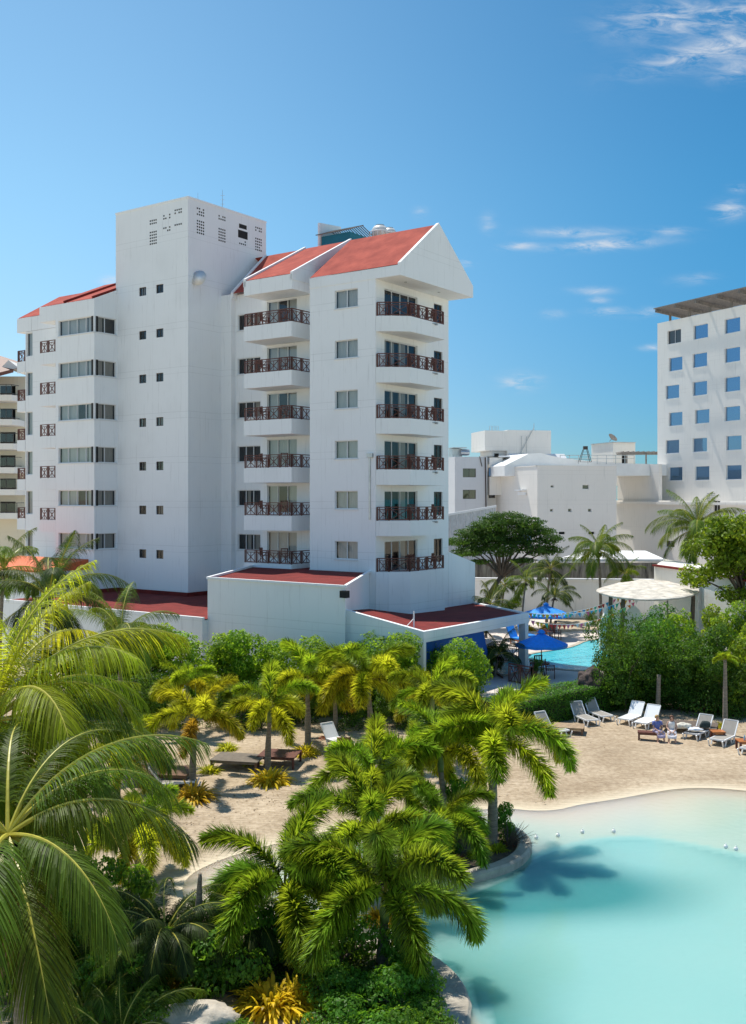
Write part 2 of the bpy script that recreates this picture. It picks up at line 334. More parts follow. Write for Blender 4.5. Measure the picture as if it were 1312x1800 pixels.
def build_ground():
    x0, x1, y0, y1, st = -26.0, 30.0, 12.0, 58.0, .3
    xs = np.arange(x0, x1+.01, st); ys = np.arange(y0, y1+.01, st); X, Y = np.meshgrid(xs, ys)
    d = poly_dist(X, Y, LAG); di = poly_dist(X, Y, ISL)
    Z = np.where(d > 0, -np.minimum(d*.12, 1.3)-.0, np.minimum(-d*.05, .0+.06))
    Z = np.where(di > -.2, np.maximum(Z, -.02), Z)
    edge = np.minimum.reduce([X-x0, x1-X, Y-y0, y1-Y]); k = np.clip(edge/2, 0, 1)
    rng = np.random.default_rng(4)
    bump = np.array([[mnoise.noise(Vector((x*.45, y*.45, 3)))*.05+mnoise.noise(Vector((x*1.7, y*1.7, 9)))*.015 for x in xs] for y in ys])
    Z = Z*k + np.where(d < -.6, bump, 0)*k
    mb = MB(); n = len(xs); mm = len(ys)
    mb.v = [(float(X[j,i]), float(Y[j,i]), float(Z[j,i])) for j in range(mm) for i in range(n)]
    mb.f = [(j*n+i, j*n+i+1, (j+1)*n+i+1, (j+1)*n+i) for j in range(mm-1) for i in range(n-1)]
    # the sheet runs on to the horizon
    far = [-9000, x0, x1, 9000]; fy = [-300, y0, y1, 9000]
    def strip(ax, ay, bx, by): mb.f.append(tuple(len(mb.v)+k for k in range(4))); mb.v.extend([(ax,ay,0),(bx,ay,0),(bx,by,0),(ax,by,0)])
    for i in range(3):
        for j in range(3):
            if i == 1 and j == 1: continue
            strip(far[i], fy[j], far[i+1], fy[j+1])
    mb.m = [0]*len(mb.f); mb.t = [1.0]*len(mb.f)
    m, nt, N, L, b = newmat('raked_sand'); b.inputs['Roughness'].default_value = .95; b.inputs['Specular IOR Level'].default_value = .1
    tc = N.new('ShaderNodeTexCoord')
    n1 = N.new('ShaderNodeTexNoise'); n1.inputs['Scale'].default_value = .35; n1.inputs['Detail'].default_value = 6; L.new(tc.outputs['Object'], n1.inputs[0])
    n2 = N.new('ShaderNodeTexNoise'); n2.inputs['Scale'].default_value = 5; n2.inputs['Detail'].default_value = 8; n2.inputs['Roughness'].default_value = .75; L.new(tc.outputs['Object'], n2.inputs[0])
    mp = N.new('ShaderNodeMapping'); mp.inputs['Rotation'].default_value = (0,0,R(8)); mp.inputs['Scale'].default_value = (.12,1.6,1); L.new(tc.outputs['Object'], mp.inputs[0])
    n3 = N.new('ShaderNodeTexNoise'); n3.inputs['Scale'].default_value = 3.2; n3.inputs['Detail'].default_value = 4; L.new(mp.outputs[0], n3.inputs[0])
    wv = N.new('ShaderNodeTexWave'); wv.bands_direction = 'Y'; wv.inputs['Scale'].default_value = 1.1; wv.inputs['Distortion'].default_value = 5; wv.inputs['Detail'].default_value = 3; wv.inputs['Detail Scale'].default_value = 1.2
    mp2 = N.new('ShaderNodeMapping'); mp2.inputs['Rotation'].default_value = (0,0,R(6)); mp2.inputs['Scale'].default_value = (.25,1.3,1); L.new(tc.outputs['Object'], mp2.inputs[0]); L.new(mp2.outputs[0], wv.inputs[0])
    r1 = N.new('ShaderNodeValToRGB'); L.new(n1.outputs['Fac'], r1.inputs[0]); r1.color_ramp.elements[0].position = .3; r1.color_ramp.elements[1].position = .7
    r1.color_ramp.elements[0].color = (.43,.34,.235,1); r1.color_ramp.elements[1].color = (.60,.495,.36,1)
    r2 = N.new('ShaderNodeValToRGB'); L.new(n2.outputs['Fac'], r2.inputs[0]); r2.color_ramp.elements[0].position = .34; r2.color_ramp.elements[1].position = .62
    r2.color_ramp.elements[0].color = (.60,.56,.52,1); r2.color_ramp.elements[1].color = (1,1,1,1)
    r3 = N.new('ShaderNodeValToRGB'); L.new(n3.outputs['Fac'], r3.inputs[0]); r3.color_ramp.elements[0].position = .36; r3.color_ramp.elements[1].position = .6
    r3.color_ramp.elements[0].color = (.74,.71,.68,1); r3.color_ramp.elements[1].color = (1,1,1,1)
    a = N.new('ShaderNodeMixRGB'); a.blend_type = 'MULTIPLY'; a.inputs[0].default_value = 1; L.new(r1.outputs[0], a.inputs[1]); L.new(r2.outputs[0], a.inputs[2])
    c = N.new('ShaderNodeMixRGB'); c.blend_type = 'MULTIPLY'; c.inputs[0].default_value = .38; L.new(a.outputs[0], c.inputs[1]); L.new(r3.outputs[0], c.inputs[2])
    # wet, pale, calm sand just by and under the water (height of the ground decides)
    sp = N.new('ShaderNodeSeparateXYZ'); L.new(tc.outputs['Object'], sp.inputs[0])
    mr = N.new('ShaderNodeMapRange'); L.new(sp.outputs['Z'], mr.inputs[0]); mr.inputs[1].default_value = .03; mr.inputs[2].default_value = -.03
    w = N.new('ShaderNodeMixRGB'); L.new(mr.outputs[0], w.inputs[0]); L.new(c.outputs[0], w.inputs[1]); w.inputs[2].default_value = (.66,.57,.42,1)
    L.new(w.outputs[0], b.inputs['Base Color'])
    vo = N.new('ShaderNodeTexVoronoi'); vo.feature = 'SMOOTH_F1'; vo.inputs['Scale'].default_value = 2.6; L.new(tc.outputs['Object'], vo.inputs[0])
    hv = N.new('ShaderNodeMath'); hv.operation = 'MULTIPLY_ADD'; L.new(vo.outputs['Distance'], hv.inputs[0]); hv.inputs[1].default_value = .8; L.new(n2.outputs['Fac'], hv.inputs[2])
    hm = N.new('ShaderNodeMath'); hm.operation = 'MULTIPLY_ADD'; L.new(wv.outputs['Fac'], hm.inputs[0]); hm.inputs[1].default_value = .35; L.new(hv.outputs[0], hm.inputs[2])
    bp = N.new('ShaderNodeBump'); bp.inputs['Strength'].default_value = .55; bp.inputs['Distance'].default_value = .07; L.new(hm.outputs[0], bp.inputs['Height']); L.new(bp.outputs[0], b.inputs['Normal'])
    mb.build('ground', m, kind='structure', smooth=True)
build_ground()

def build_lagoon():
    x0, x1, y0, y1, st = -14.0, 30.0, 12.0, 42.0, .3
    xs = np.arange(x0, x1+.01, st); ys = np.arange(y0, y1+.01, st); X, Y = np.meshgrid(xs, ys)
    d = poly_dist(X, Y, LAG)
    STEP = [G(*p) for p in ((905,1520),(940,1495),(1000,1478),(1060,1467),(1130,1467),(1200,1476),(1270,1489),(1330,1503),(1420,1530),(1700,1700))]
    stp = smooth_poly(STEP + [Vector((25,12)), Vector((4,12))] + [G(*p) for p in ((806,1765),(785,1722),(735,1688),(680,1640),(720,1590),(840,1560))], 2)
    ds = poly_dist(X, Y, stp)
    n = len(xs); mm = len(ys)
    inside = d > -.6
    idx = -np.ones(X.shape, int); vs = []; dep = []
    for j in range(mm):
        for i in range(n):
            if inside[j,i]:
                idx[j,i] = len(vs); vs.append((float(X[j,i]), float(Y[j,i]), -.035))
                nz = mnoise.noise(Vector((X[j,i]*.25, Y[j,i]*.25, 0)))
                shallow = .44*min(1, max(0, float(d[j,i])/(3.6+nz*2.0)))**1.1
                s = min(1, max(0, float(ds[j,i])/.55+.15)); s = s*s*(3-2*s)
                deep = .70 + .12*nz + .16*math.exp(-max(0,float(ds[j,i]))*.9)
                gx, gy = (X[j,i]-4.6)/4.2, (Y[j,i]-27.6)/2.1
                deep += .38*math.exp(-(gx*gx+gy*gy)) + .12*math.exp(-((X[j,i]-2.5)/2.5)**2)  # first term paints the palms' soft shadow into the water colour
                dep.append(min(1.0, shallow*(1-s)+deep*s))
    fs = []
    for j in range(mm-1):
        for i in range(n-1):
            q = (idx[j,i], idx[j,i+1], idx[j+1,i+1], idx[j+1,i])
            if min(q) >= 0: fs.append(tuple(int(a) for a in q))
    # close the body of water: sides and bottom 2.2 m down
    nv = len(vs); vb = [(v[0], v[1], -2.4) for v in vs]
    from collections import Counter
    ec = {}
    for f in fs:
        for k in range(4):
            a, b = f[k], f[(k+1)%4]
            if (b, a) in ec: del ec[(b, a)]
            else: ec[(a, b)] = 1
    allf = list(fs)+[tuple(i+nv for i in reversed(f)) for f in fs]+[(b, a, a+nv, b+nv) for a, b in ec]
    me = bpy.data.meshes.new('lagoon_water'); me.from_pydata(vs+vb, [], allf)
    at = me.attributes.new('depth_and_shadow', 'FLOAT', 'POINT'); at.data.foreach_set('value', dep+dep)
    me.polygons.foreach_set('use_smooth', [i < len(fs) for i in range(len(allf))])
    m, nt, N, L, b = newmat('milky_turquoise_water')
    a = N.new('ShaderNodeAttribute'); a.attribute_name = 'depth_and_shadow'; r = N.new('ShaderNodeValToRGB'); L.new(a.outputs['Fac'], r.inputs[0])
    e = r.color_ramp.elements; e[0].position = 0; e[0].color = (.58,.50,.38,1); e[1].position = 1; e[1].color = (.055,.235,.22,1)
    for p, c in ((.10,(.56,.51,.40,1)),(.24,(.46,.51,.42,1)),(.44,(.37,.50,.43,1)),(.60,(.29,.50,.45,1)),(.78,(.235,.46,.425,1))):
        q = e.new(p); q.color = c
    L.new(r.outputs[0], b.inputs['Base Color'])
    b.inputs['Roughness'].default_value = .08; b.inputs['IOR'].default_value = 1.33; b.inputs['Specular IOR Level'].default_value = .45
    b.inputs['Subsurface Weight'].default_value = .95; b.inputs['Subsurface Radius'].default_value = (1.0,1.2,1.2); b.inputs['Subsurface Scale'].default_value = 4.0
    tc = N.new('ShaderNodeTexCoord'); nz = N.new('ShaderNodeTexNoise'); nz.inputs['Scale'].default_value = 3.5; nz.inputs['Detail'].default_value = 5; L.new(tc.outputs['Object'], nz.inputs[0])
    bp = N.new('ShaderNodeBump'); bp.inputs['Strength'].default_value = .3; bp.inputs['Distance'].default_value = .03; L.new(nz.outputs['Fac'], bp.inputs['Height']); L.new(bp.outputs[0], b.inputs['Normal'])
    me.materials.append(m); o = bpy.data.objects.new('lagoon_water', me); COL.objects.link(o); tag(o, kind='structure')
build_lagoon()

def curb(name, px, label, w=.42, h=.42, zb=-.6, zt=.22):
    pts = [G(*p) for p in px]
    # smooth open curve
    for _ in range(3):
        q = [pts[0]]
        for i in range(len(pts)-1): q += [pts[i]*.75+pts[i+1]*.25, pts[i]*.25+pts[i+1]*.75]
        q.append(pts[-1]); pts = q
    mb = MB(); prof = [(-w/2,zb),(-w/2,zt-.06),(-w/2+.06,zt),(w/2-.06,zt),(w/2,zt-.06),(w/2,zb)]
    rows = []
    for i, p in enumerate(pts):
        d = (pts[min(i+1,len(pts)-1)]-pts[max(i-1,0)]); d.z = 0; d.normalize(); nrm = Vector((d.y,-d.x,0))
        wob = 1+.08*mnoise.noise(Vector((i*.3,0,0)))
        rows.append([p+nrm*o*wob+Vector((0,0,z+.015*mnoise.noise(Vector((i*.5,z,2))))) for o, z in prof])
    k = len(prof); vs = [v for r in rows for v in r]
    fs = [(i*k+j, i*k+j+1, (i+1)*k+j+1, (i+1)*k+j) for i in range(len(rows)-1) for j in range(k-1)]
    fs += [tuple(range(k-1,-1,-1)), tuple((len(rows)-1)*k+j for j in range(k))]
    mb.add(vs, fs); mb.build(name, M_concrete, label=label, cat='curb wall', smooth=False)
curb('stone_curb', ((650,1600),(700,1592),(760,1566),(820,1547),(880,1532),(916,1512),(926,1488),(905,1468),(870,1455)), 'curved stone curb of the palm island jutting into the lagoon, with a small drain mark')
curb('stone_curb', ((640,1668),(690,1675),(735,1692),(775,1722),(797,1762),(795,1800),(786,1860)), 'curved pale stone curb along the near garden bank at the bottom of the photo', w=.75, zt=.16)

# deck round the swimming pool (a low terrace), sea
DZ = .9
def build_deck():
    mb = MB()
    pts = [G(880,1232,DZ), G(905,1228,DZ), G(1000,1214,DZ), G(1040,1206,DZ), Vector((14,55.0,DZ)), Vector((46,60,DZ)), Vector((60,130,DZ)), Vector((-60,130,DZ)), Vector((-8,72,DZ)), Vector((3.2,53.0,DZ))]
    mb.prism([(p.x,p.y) for p in pts], 0.0, DZ)
    m = mat('pink_white_paving', (.62,.55,.50), .85, .1, 1.2, .2, 12)
    mb.build('pool_deck', m, kind='structure')
    # sandy garden strip beyond the pool
    w = smooth_poly([G(*p, DZ) for p in ((870,1172),(932,1150),(985,1143),(1012,1137),(1034,1126),(1085,1122),(1100,1150),(1060,1176),(1020,1180),(960,1173),(915,1180),(880,1190))], 2)
    wm = MB(); wm.poly([(p.x,p.y,DZ+.012) for p in w])
    m, nt, N, L, b = newmat('pool_water'); b.inputs['Base Color'].default_value = (.03,.48,.62,1); b.inputs['Roughness'].default_value = .08
    tc = N.new('ShaderNodeTexCoord'); v = N.new('ShaderNodeTexVoronoi'); v.feature = 'SMOOTH_F1'; v.inputs['Scale'].default_value = 2.2; L.new(tc.outputs['Object'], v.inputs[0])
    r = N.new('ShaderNodeValToRGB'); L.new(v.outputs['Distance'], r.inputs[0]); r.color_ramp.elements[0].color = (.05,.52,.66,1); r.color_ramp.elements[1].color = (.16,.70,.80,1); L.new(r.outputs[0], b.inputs['Base Color'])
    bp = N.new('ShaderNodeBump'); bp.inputs['Strength'].default_value = .5; bp.inputs['Distance'].default_value = .06; nz = N.new('ShaderNodeTexNoise'); nz.inputs['Scale'].default_value = 3.5; nz.inputs['Detail'].default_value = 4; L.new(tc.outputs['Object'], nz.inputs[0])
    L.new(nz.outputs['Fac'], bp.inputs['Height']); L.new(bp.outputs[0], b.inputs['Normal'])
    wm.build('pool_water', m, kind='structure')
    cp = MB(); n = len(w); c = sum((Vector((p.x,p.y)) for p in w), Vector((0,0)))/n
    outer = []
    for i in range(n):
        d = (w[(i+1)%n]-w[i-1]).normalized(); nr = Vector((d.y,-d.x))
        if nr.dot(w[i]-c) < 0: nr = -nr
        outer.append(w[i]+nr*.32)
    for i in range(n):
        a, b2, c2, d2 = w[i], w[(i+1)%n], outer[(i+1)%n], outer[i]
        cp.poly([(a.x,a.y,DZ+.05),(b2.x,b2.y,DZ+.05),(c2.x,c2.y,DZ+.05),(d2.x,d2.y,DZ+.05)])
        cp.poly([(a.x,a.y,DZ+.0),(b2.x,b2.y,DZ+.0),(b2.x,b2.y,DZ+.05),(a.x,a.y,DZ+.05)])
        cp.poly([(d2.x,d2.y,DZ+.0),(c2.x,c2.y,DZ+.0),(c2.x,c2.y,DZ+.05),(d2.x,d2.y,DZ+.05)])
    cp.build('pool_coping', M_concrete, kind='structure')
    # raked grey sand beyond the pool
    s = MB(); s.poly([tuple(G(*p, DZ+.006)) for p in ((960,1096),(1010,1080),(1160,1078),(1160,1108),(1030,1108),(985,1112))]); s.build('sand_path', mat('grey_brown_gravel', (.40,.33,.24), .95, .25, 2.5, .3, 20), kind='structure')
build_deck()
def build_sea():
    m, nt, N, L, b = newmat('open_sea'); b.inputs['Roughness'].default_value = .35; b.inputs['Base Color'].default_value = (.03,.42,.44,1); b.inputs['Specular IOR Level'].default_value = .2
    tc = N.new('ShaderNodeTexCoord'); mp = N.new('ShaderNodeMapping'); mp.inputs['Scale'].default_value = (.003,.01,1); L.new(tc.outputs['Object'], mp.inputs[0])
    nz = N.new('ShaderNodeTexNoise'); nz.inputs['Scale'].default_value = 1.0; nz.inputs['Detail'].default_value = 4; L.new(mp.outputs[0], nz.inputs[0])
    r = N.new('ShaderNodeValToRGB'); L.new(nz.outputs['Fac'], r.inputs[0]); r.color_ramp.elements[0].position = .4; r.color_ramp.elements[1].position = .6
    r.color_ramp.elements[0].color = (.02,.22,.33,1); r.color_ramp.elements[1].color = (.07,.52,.50,1); L.new(r.outputs[0], b.inputs['Base Color'])
    mb = MB(); mb.poly([(-9000,180,.05),(9000,180,.05),(9000,9000,.05),(-9000,9000,.05)]); mb.build('sea', m, kind='structure')
build_sea()

# ---------------------------------------------------------------- building kit
def wall(mb, p0, du, n, w, z0, z1, holes=(), dep=.16, mi=0, mi_in=1, inner=.55):
    """one face of a building with real openings: reveals and a dark room behind each"""
    us = sorted({0.0, w, *[h[0] for h in holes], *[h[1] for h in holes]}); zs = sorted({z0, z1, *[h[2] for h in holes], *[h[3] for h in holes]})
    def pt(u, d, z): return (p0[0]+du[0]*u+n[0]*d, p0[1]+du[1]*u+n[1]*d, z)
    for i in range(len(us)-1):
        for j in range(len(zs)-1):
            uc = (us[i]+us[i+1])/2; zc = (zs[j]+zs[j+1])/2
            if any(h[0] < uc < h[1] and h[2] < zc < h[3] for h in holes): continue
            mb.poly([pt(us[i],0,zs[j]), pt(us[i+1],0,zs[j]), pt(us[i+1],0,zs[j+1]), pt(us[i],0,zs[j+1])], mi)
    for u0, u1, a, b in holes:
        for q in (((u0,a),(u1,a)), ((u1,a),(u1,b)), ((u1,b),(u0,b)), ((u0,b),(u0,a))):
            (ua,za),(ub,zb) = q
            mb.poly([pt(ua,0,za), pt(ua,-dep,za), pt(ub,-dep,zb), pt(ub,0,zb)], mi)
            mb.poly([pt(ua,-dep,za), pt(ua,-inner,za), pt(ub,-inner,zb), pt(ub,-dep,zb)], mi_in)
        mb.poly([pt(u0,-inner,a), pt(u1,-inner,a), pt(u1,-inner,b), pt(u0,-inner,b)], mi_in)
RND = random.Random(7)
def window(root, p0, du, n, u0, u1, z0, z1, panes=2, curt=None, fm=None, gm=None, cm=None, dep=.10, fw=.05, sill=False, name='window'):
    fm = fm or M_frame; gm = gm or M_glass; cm = cm or M_curtain
    mb = MB()
    mb.obox(p0,du,n,u0,u1,-dep-.05,-dep,z0,z0+fw); mb.obox(p0,du,n,u0,u1,-dep-.05,-dep,z1-fw,z1)
    pw = (u1-u0)/panes
    for k in range(panes+1):
        c = u0+pw*k; a = max(u0, c-fw/2 if 0 < k < panes else (c if k == 0 else c-fw)); mb.obox(p0,du,n,a,a+fw,-dep-.05-.002*(k%2),-dep+.002*(k%2),z0+fw,z1-fw)
    if sill: mb.obox(p0,du,n,u0-.06,u1+.06,-dep,.05,z0-.07,z0-.002)
    fr = mb.build(name, fm, root)
    g = MB()
    def pt(u,d,z): return (p0[0]+du[0]*u+n[0]*d, p0[1]+du[1]*u+n[1]*d, z)
    for k in range(panes): 
        j = RND.uniform(-.008,.008)
        g.poly([pt(u0+pw*k+.02,-dep-.03-j,z0+.02), pt(u0+pw*(k+1)-.02,-dep-.03+j,z0+.02), pt(u0+pw*(k+1)-.02,-dep-.03+j,z1-.02), pt(u0+pw*k+.02,-dep-.03-j,z1-.02)])
    g.build('pane', gm, fr)
    if curt is None: curt = [RND.random() < .6 for _ in range(panes)]
    c = MB()
    for k in range(panes):
        if not curt[k]: continue
        a, b = u0+pw*k+.03, u0+pw*(k+1)-.03
        if curt[k] == 2: b = a+(b-a)*RND.uniform(.35,.7)
        nn = max(6, int((b-a)/.05)); vs = []
        for q in range(nn+1):
            u = a+(b-a)*q/nn; dd = -dep-.2+.035*math.sin(q*2.1+k)+.01*RND.random()
            vs += [pt(u,dd,z0+.01), pt(u,dd,z1-.01)]
        c.add(vs, [(2*q,2*q+2,2*q+3,2*q+1) for q in range(nn)])
    if c.f: c.build('curtain', cm, fr, smooth=True)
    return fr
def railing(pts, zb, h, mi=0):
    """timber railing along a polyline: posts, two rails and X panels"""
    mb = MB()
    pts = [Vector((p[0],p[1],0)) for p in pts]
    for s in range(len(pts)-1):
        a, b = pts[s], pts[s+1]; L = (b-a).length; n = max(1, round(L/.95)); d = (b-a)/n
        for k in range(n):
            p, q = a+d*k, a+d*(k+1); z = lambda v, hh: Vector((v.x, v.y, zb+hh))
            mb.bar(z(p,0), z(p,h), .07)
            mb.bar(z(p,h), z(q,h), .08, .05); mb.bar(z(p,h-.14), z(q,h-.14), .04); mb.bar(z(p,.06), z(q,.06), .05)
            e = d.normalized()*.13; p2, q2 = p+e, q-e
            mb.bar(z(p2,.06), z(p2,h), .035); mb.bar(z(q2,.06), z(q2,h), .035)
            mb.bar(z(p2,.08), z(q2,h-.15), .035); mb.bar(z(p2,h-.15), z(q2,.08), .035)
            mb.bar(z((p2+q2)/2,.08), z((p2+q2)/2,h-.15), .03)
        mb.bar(Vector((b.x,b.y,zb)), Vector((b.x,b.y,zb+h)), .07)
    return mb
# ---------------------------------------------------------------- the main white apartment hotel
FH = 3.04
U_A = (0,-1); N_A = (-1,0)     # faces that look towards -a : u runs towards -b (to the right in the picture)
U_B = (1,0);  N_B = (0,-1)     # faces that look towards -b : u runs towards +a
def main_building():
    C0 = (-12.45, 69.7, 0)
    root = empty('hotel_building', C0, R(54.5), 'tall white hotel with red pitched roofs, stair tower and stacked timber-railed balconies', 'hotel')
    two = [M_white, M_dark]
    def AH(b0, b1, z0, z1, bs): return (bs-b0, bs-b1, z0, z1)       # opening on an A face starting at b=bs
    # stair tower
    mb = MB(); tw = []
    zs = [24.9-3.05*k for k in range(7)]
    for z in zs:
        for bc in (4.47, 2.75): tw.append((7.26-bc-.36, 7.26-bc+.36, z-.3, z+.3))
    wall(mb, (0,7.26), U_A, N_A, 7.26, 3.9, 30.7, tw, inner=.4)
    wall(mb, (0,0), U_B, N_B, 7.9, 3.9, 30.7)
    wall(mb, (7.9,0), (0,1), (1,0), 7.26, 3.9, 30.7); wall(mb, (7.9,7.26), (-1,0), (0,1), 7.9, 3.9, 30.7)
    mb.poly([(.2,.2,30.2),(7.7,.2,30.2),(7.7,7.06,30.2),(.2,7.06,30.2)])
    for x0,x1,y0,y1 in ((-.03,.2,-.03,7.29),(7.7,7.93,-.03,7.29),(.2,7.7,-.03,.2),(.2,7.7,7.06,7.29)): mb.box(x0,x1,y0,y1,30.2 if False else 30.7,30.82)
    for q in ([(.2,.2),(.2,7.06)],[(.2,7.06),(7.7,7.06)],[(7.7,7.06),(7.7,.2)],[(7.7,.2),(.2,.2)]):
        (a,b),(c,d) = q; mb.poly([(a,b,30.2),(c,d,30.2),(c,d,30.7),(a,b,30.7)])
    mb.build('stair_tower', two, root)
    for u0,u1,z0,z1 in tw: window(root, (0,7.26), U_A, N_A, u0, u1, z0, z1, 2, curt=[RND.choice((0,1)), RND.choice((0,1))], fm=M_bronze, cm=M_curtaind, dep=.07, fw=.04)
    # perforated vent blocks
    def vent(p0, du, n, uc, zt, cols, rows, broken=False):
        v = MB(); r = random.Random(int(uc*100+zt*10))
        for i in range(cols):
            for j in range(rows):
                if r.random() < (.35 if broken else .04): continue
                u = uc+(i-cols/2)*.19; z = zt-j*.2
                v.obox(p0,du,n,u,u+.12,-.05,.004,z-.11,z)
        v.build('vent_block', M_dark, root)
    PA = (0,7.26); 
    for u, z, c, rr, br in ((3.9,29.75,4,2,0),(3.9,28.95,4,5,0),(5.25,29.9,4,2,1),(5.25,29.05,4,2,1),(6.35,30.1,4,2,0),(6.35,29.1,4,1,1)): vent(PA,U_A,N_A,u,z,c,rr,br)
    PB = (0,0)
    for u, z, c, rr, br in ((1.2,30.25,4,3,0),(1.2,29.4,4,5,0),(3.3,30.2,4,2,0),(3.3,29.3,4,5,0),(7.1,30.2,4,2,0),(7.1,29.4,4,5,0),(5.4,28.9,4,2,1)): vent(PB,U_B,N_B,u,z,c,rr,br)
    bh = MB(); bh.obox(PB,U_B,N_B,4.9,5.9,-.05,.006,29.05,29.6); bh.obox(PB,U_B,N_B,5.0,5.8,-.05,.006,29.75,30.05); bh.build('broken_vent_opening', M_dark, root)
    sc = MB(); sc.lathe([(.02,0),(.30,.02),(.50,.10),(.56,.18),(.54,.185),(.46,.12),(.02,.04)], 20)
    d = sc.build('satellite_dish', M_plastic, None, 'white satellite dish fixed to the side of the stair tower', 'satellite dish', smooth=True)
    d.location = (-12.45+.58*.75+.814*.35, 69.7+.814*.75-.58*.35, 25.3); d.rotation_euler = (R(75), 0, R(-15))
    # antennas on tower
    an = MB(); an.tube([(0,0,0),(0,0,1.9)], [.03,.012], 6)
    for z in (.9,1.2,1.5): an.bar((-.15,0,z),(.15,0,z),.02)
    an.build('antenna', M_steel, None, 'tall thin antenna mast on the stair tower roof', 'antenna', loc=(-12.45+.581*3.6-.2, 69.7+.814*3.6, 30.2))
    an = MB(); an.tube([(0,0,0),(0,0,1.3)], [.025,.01], 6); an.tube([(0,0,0),(.3,.2,.65)], .015, 5)
    an.build('antenna', M_steel, None, 'short antenna near the front corner of the stair tower roof', 'antenna', loc=(-12.45+.581*1.2-.3, 69.7+.814*1.2+.6, 30.2))

    # left wing: projecting block with corner windows, then recessed walls
    mb = MB(); zw = [(22.1-FH*k, 23.2-FH*k) for k in range(6)]
    hA = [(2.18, 6.1-.03, a, b) for a, b in zw]       # start at b=13.2 ; block begins b=11.35 -> u=1.85
    wall(mb, (-2.05,11.35), U_A, N_A, 4.25, 0, 23.3, [(.33,4.22,a,b) for a,b in zw], inner=.36)
    wall(mb, (-2.05,7.1), U_B, N_B, 2.05, 0, 23.3, [(.03,1.95,a,b) for a,b in zw], inner=.36)
    wall(mb, (0,11.35), (-1,0), (0,1), 2.05, 0, 23.3)
    wall(mb, (0,17.68), U_A, N_A, 17.68-11.35, 0, 23.3, [(17.68-17.57,17.68-16.8,a-.7,b) for a,b in zw], inner=.6)
    wall(mb, (9.5,17.68), (-1,0), (0,1), 9.5, 0, 23.3); wall(mb, (9.5,7.26), (0,1), (1,0), 11.44, 0, 23.3)
    # fascia boxes under the eaves
    mb.prism([(-2.05,13.2),(-2.05,7.1),(0,7.1),(0,13.2)], 23.3, [24.4,24.4,25.3,25.3])
    mb.prism([(-.03,18.7),(-.03,16.9),(2.6,16.9),(2.6,18.7)], 23.32, [24.4,24.4,25.5,25.5])
    mb.prism([(-.02,16.88),(-.02,13.2),(.35,13.2),(.35,16.88)], 23.32, 24.4)
    mb.build('wall', two, root)
    for k,(a,b) in enumerate(zw):
        bright = k < 5
        window(root, (-2.05,11.35), U_A, N_A, .33, 4.22, a, b, 4, curt=[1,1,RND.choice((0,1)),1], cm=M_curtain, sill=True)
        window(root, (-2.05,7.1), U_B, N_B, .03, 1.95, a, b, 2, curt=[1,1 if k else 0], cm=M_curtaind, sill=True)
        window(root, (0,17.68), U_A, N_A, 17.68-17.57, 17.68-16.8, a-.7, b, 1, curt=[1])
    for k in range(5):
        z = 21.05-FH*k
        s = MB(); s.box(-2.05,-.01,11.36,13.2,z-.85,z); sl = s.build('balcony', M_white, root)
        railing([(-1.98,13.15),(-1.98,11.42)], z, .85).build('railing', M_wood, sl)
        s = MB(); s.box(-.02,2.4,17.7,18.7,z-.85,z); sl = s.build('balcony', M_white, root)
        railing([(2.3,18.65),(.04,18.65),(.04,17.75)], z, .85).build('railing', M_wood, sl)
    # left roofs
    rf = MB(); sl = .44
    e0 = 24.4; rz = e0+sl*(6.0)
    rf.poly([(-2.03,13.15,e0+.03),(-2.03,7.15,e0+.03),(3.9,7.15,rz),(3.9,13.15,rz)])
    rf.poly([(.0,18.65,e0+.03),(.0,13.16,e0+.03),(3.9,13.16,rz-.3),(3.9,18.65,rz-.3)])
    rf.poly([(3.9,18.65,rz-.3),(3.9,7.15,rz-.3),(9.6,7.15,e0),(9.6,18.65,e0)])
    rf.build('roof', M_roof, root)
    rr = MB(); rr.bar((-2.05,10.4,e0+.1),(3.9,10.4,rz+.06),.12,.18); rr.bar((-2.05,7.3,e0+.1),(3.9,7.3,rz+.06),.12,.16); rr.build('roof_ridge', M_roofd, root)
    # gable infill behind
    gi = MB(); gi.poly([(0,18.69,23.34),(9.5,18.69,23.34),(9.5,18.69,24.3),(3.9,18.69,rz-.35),(0,18.69,24.38)]); gi.build('gable_wall', M_white, root)

    # centre: window strip, recess with doors, main wall, gable wall
    mb = MB()
    wB = [(22.1-FH*k, 23.2-FH*k) for k in range(6)]
    wall(mb, (3.18,0), U_A, N_A, .97, 3.9, 24.6); wall(mb, (3.18,-.97), U_B, N_B, .42, 3.9, 24.6)
    wall(mb, (3.6,-.97), U_A, N_A, 3.33, 3.9, 24.6, [(.2,2.3,a,b) for a,b in wB])
    wall(mb, (3.6,-4.3), (-1,0), (0,1), 1.0, 3.9, 24.6)
    wall(mb, (2.6,-4.3), U_A, N_A, 5.74, 3.9, 23.9, [(.47,3.03,21.75-3.06*k,23.55-3.06*k) for k in range(6)])
    wall(mb, (2.6,-10.04), (-1,0), (0,1), 2.0, 3.9, 24.2)
    hw = [(1.96,3.70,22.02-3.05*k,23.12-3.05*k) for k in range(6)]
    wall(mb, (.6,-10.04), U_A, N_A, 5.01, 0, 23.5, hw)
    hg = [(.93,4.56,20.95-FH*k,23.08-FH*k) for k in range(6)]+[(6.5,7.55,21.55-FH*k,23.05-FH*k) for k in range(6)]
    wall(mb, (.6,-15.05), U_B, N_B, 8.3, 0, 23.5, hg)
    wall(mb, (8.9,-15.05), (0,1), (1,0), 5.0, 0, 23.5); wall(mb, (12.0,-10.04), (0,1), (1,0), 10.04, 0, 24.6)
    wall(mb, (8.9,-10.04), U_B, N_B, 3.1, 0, 24.6)
    mb.build('wall', two, root)
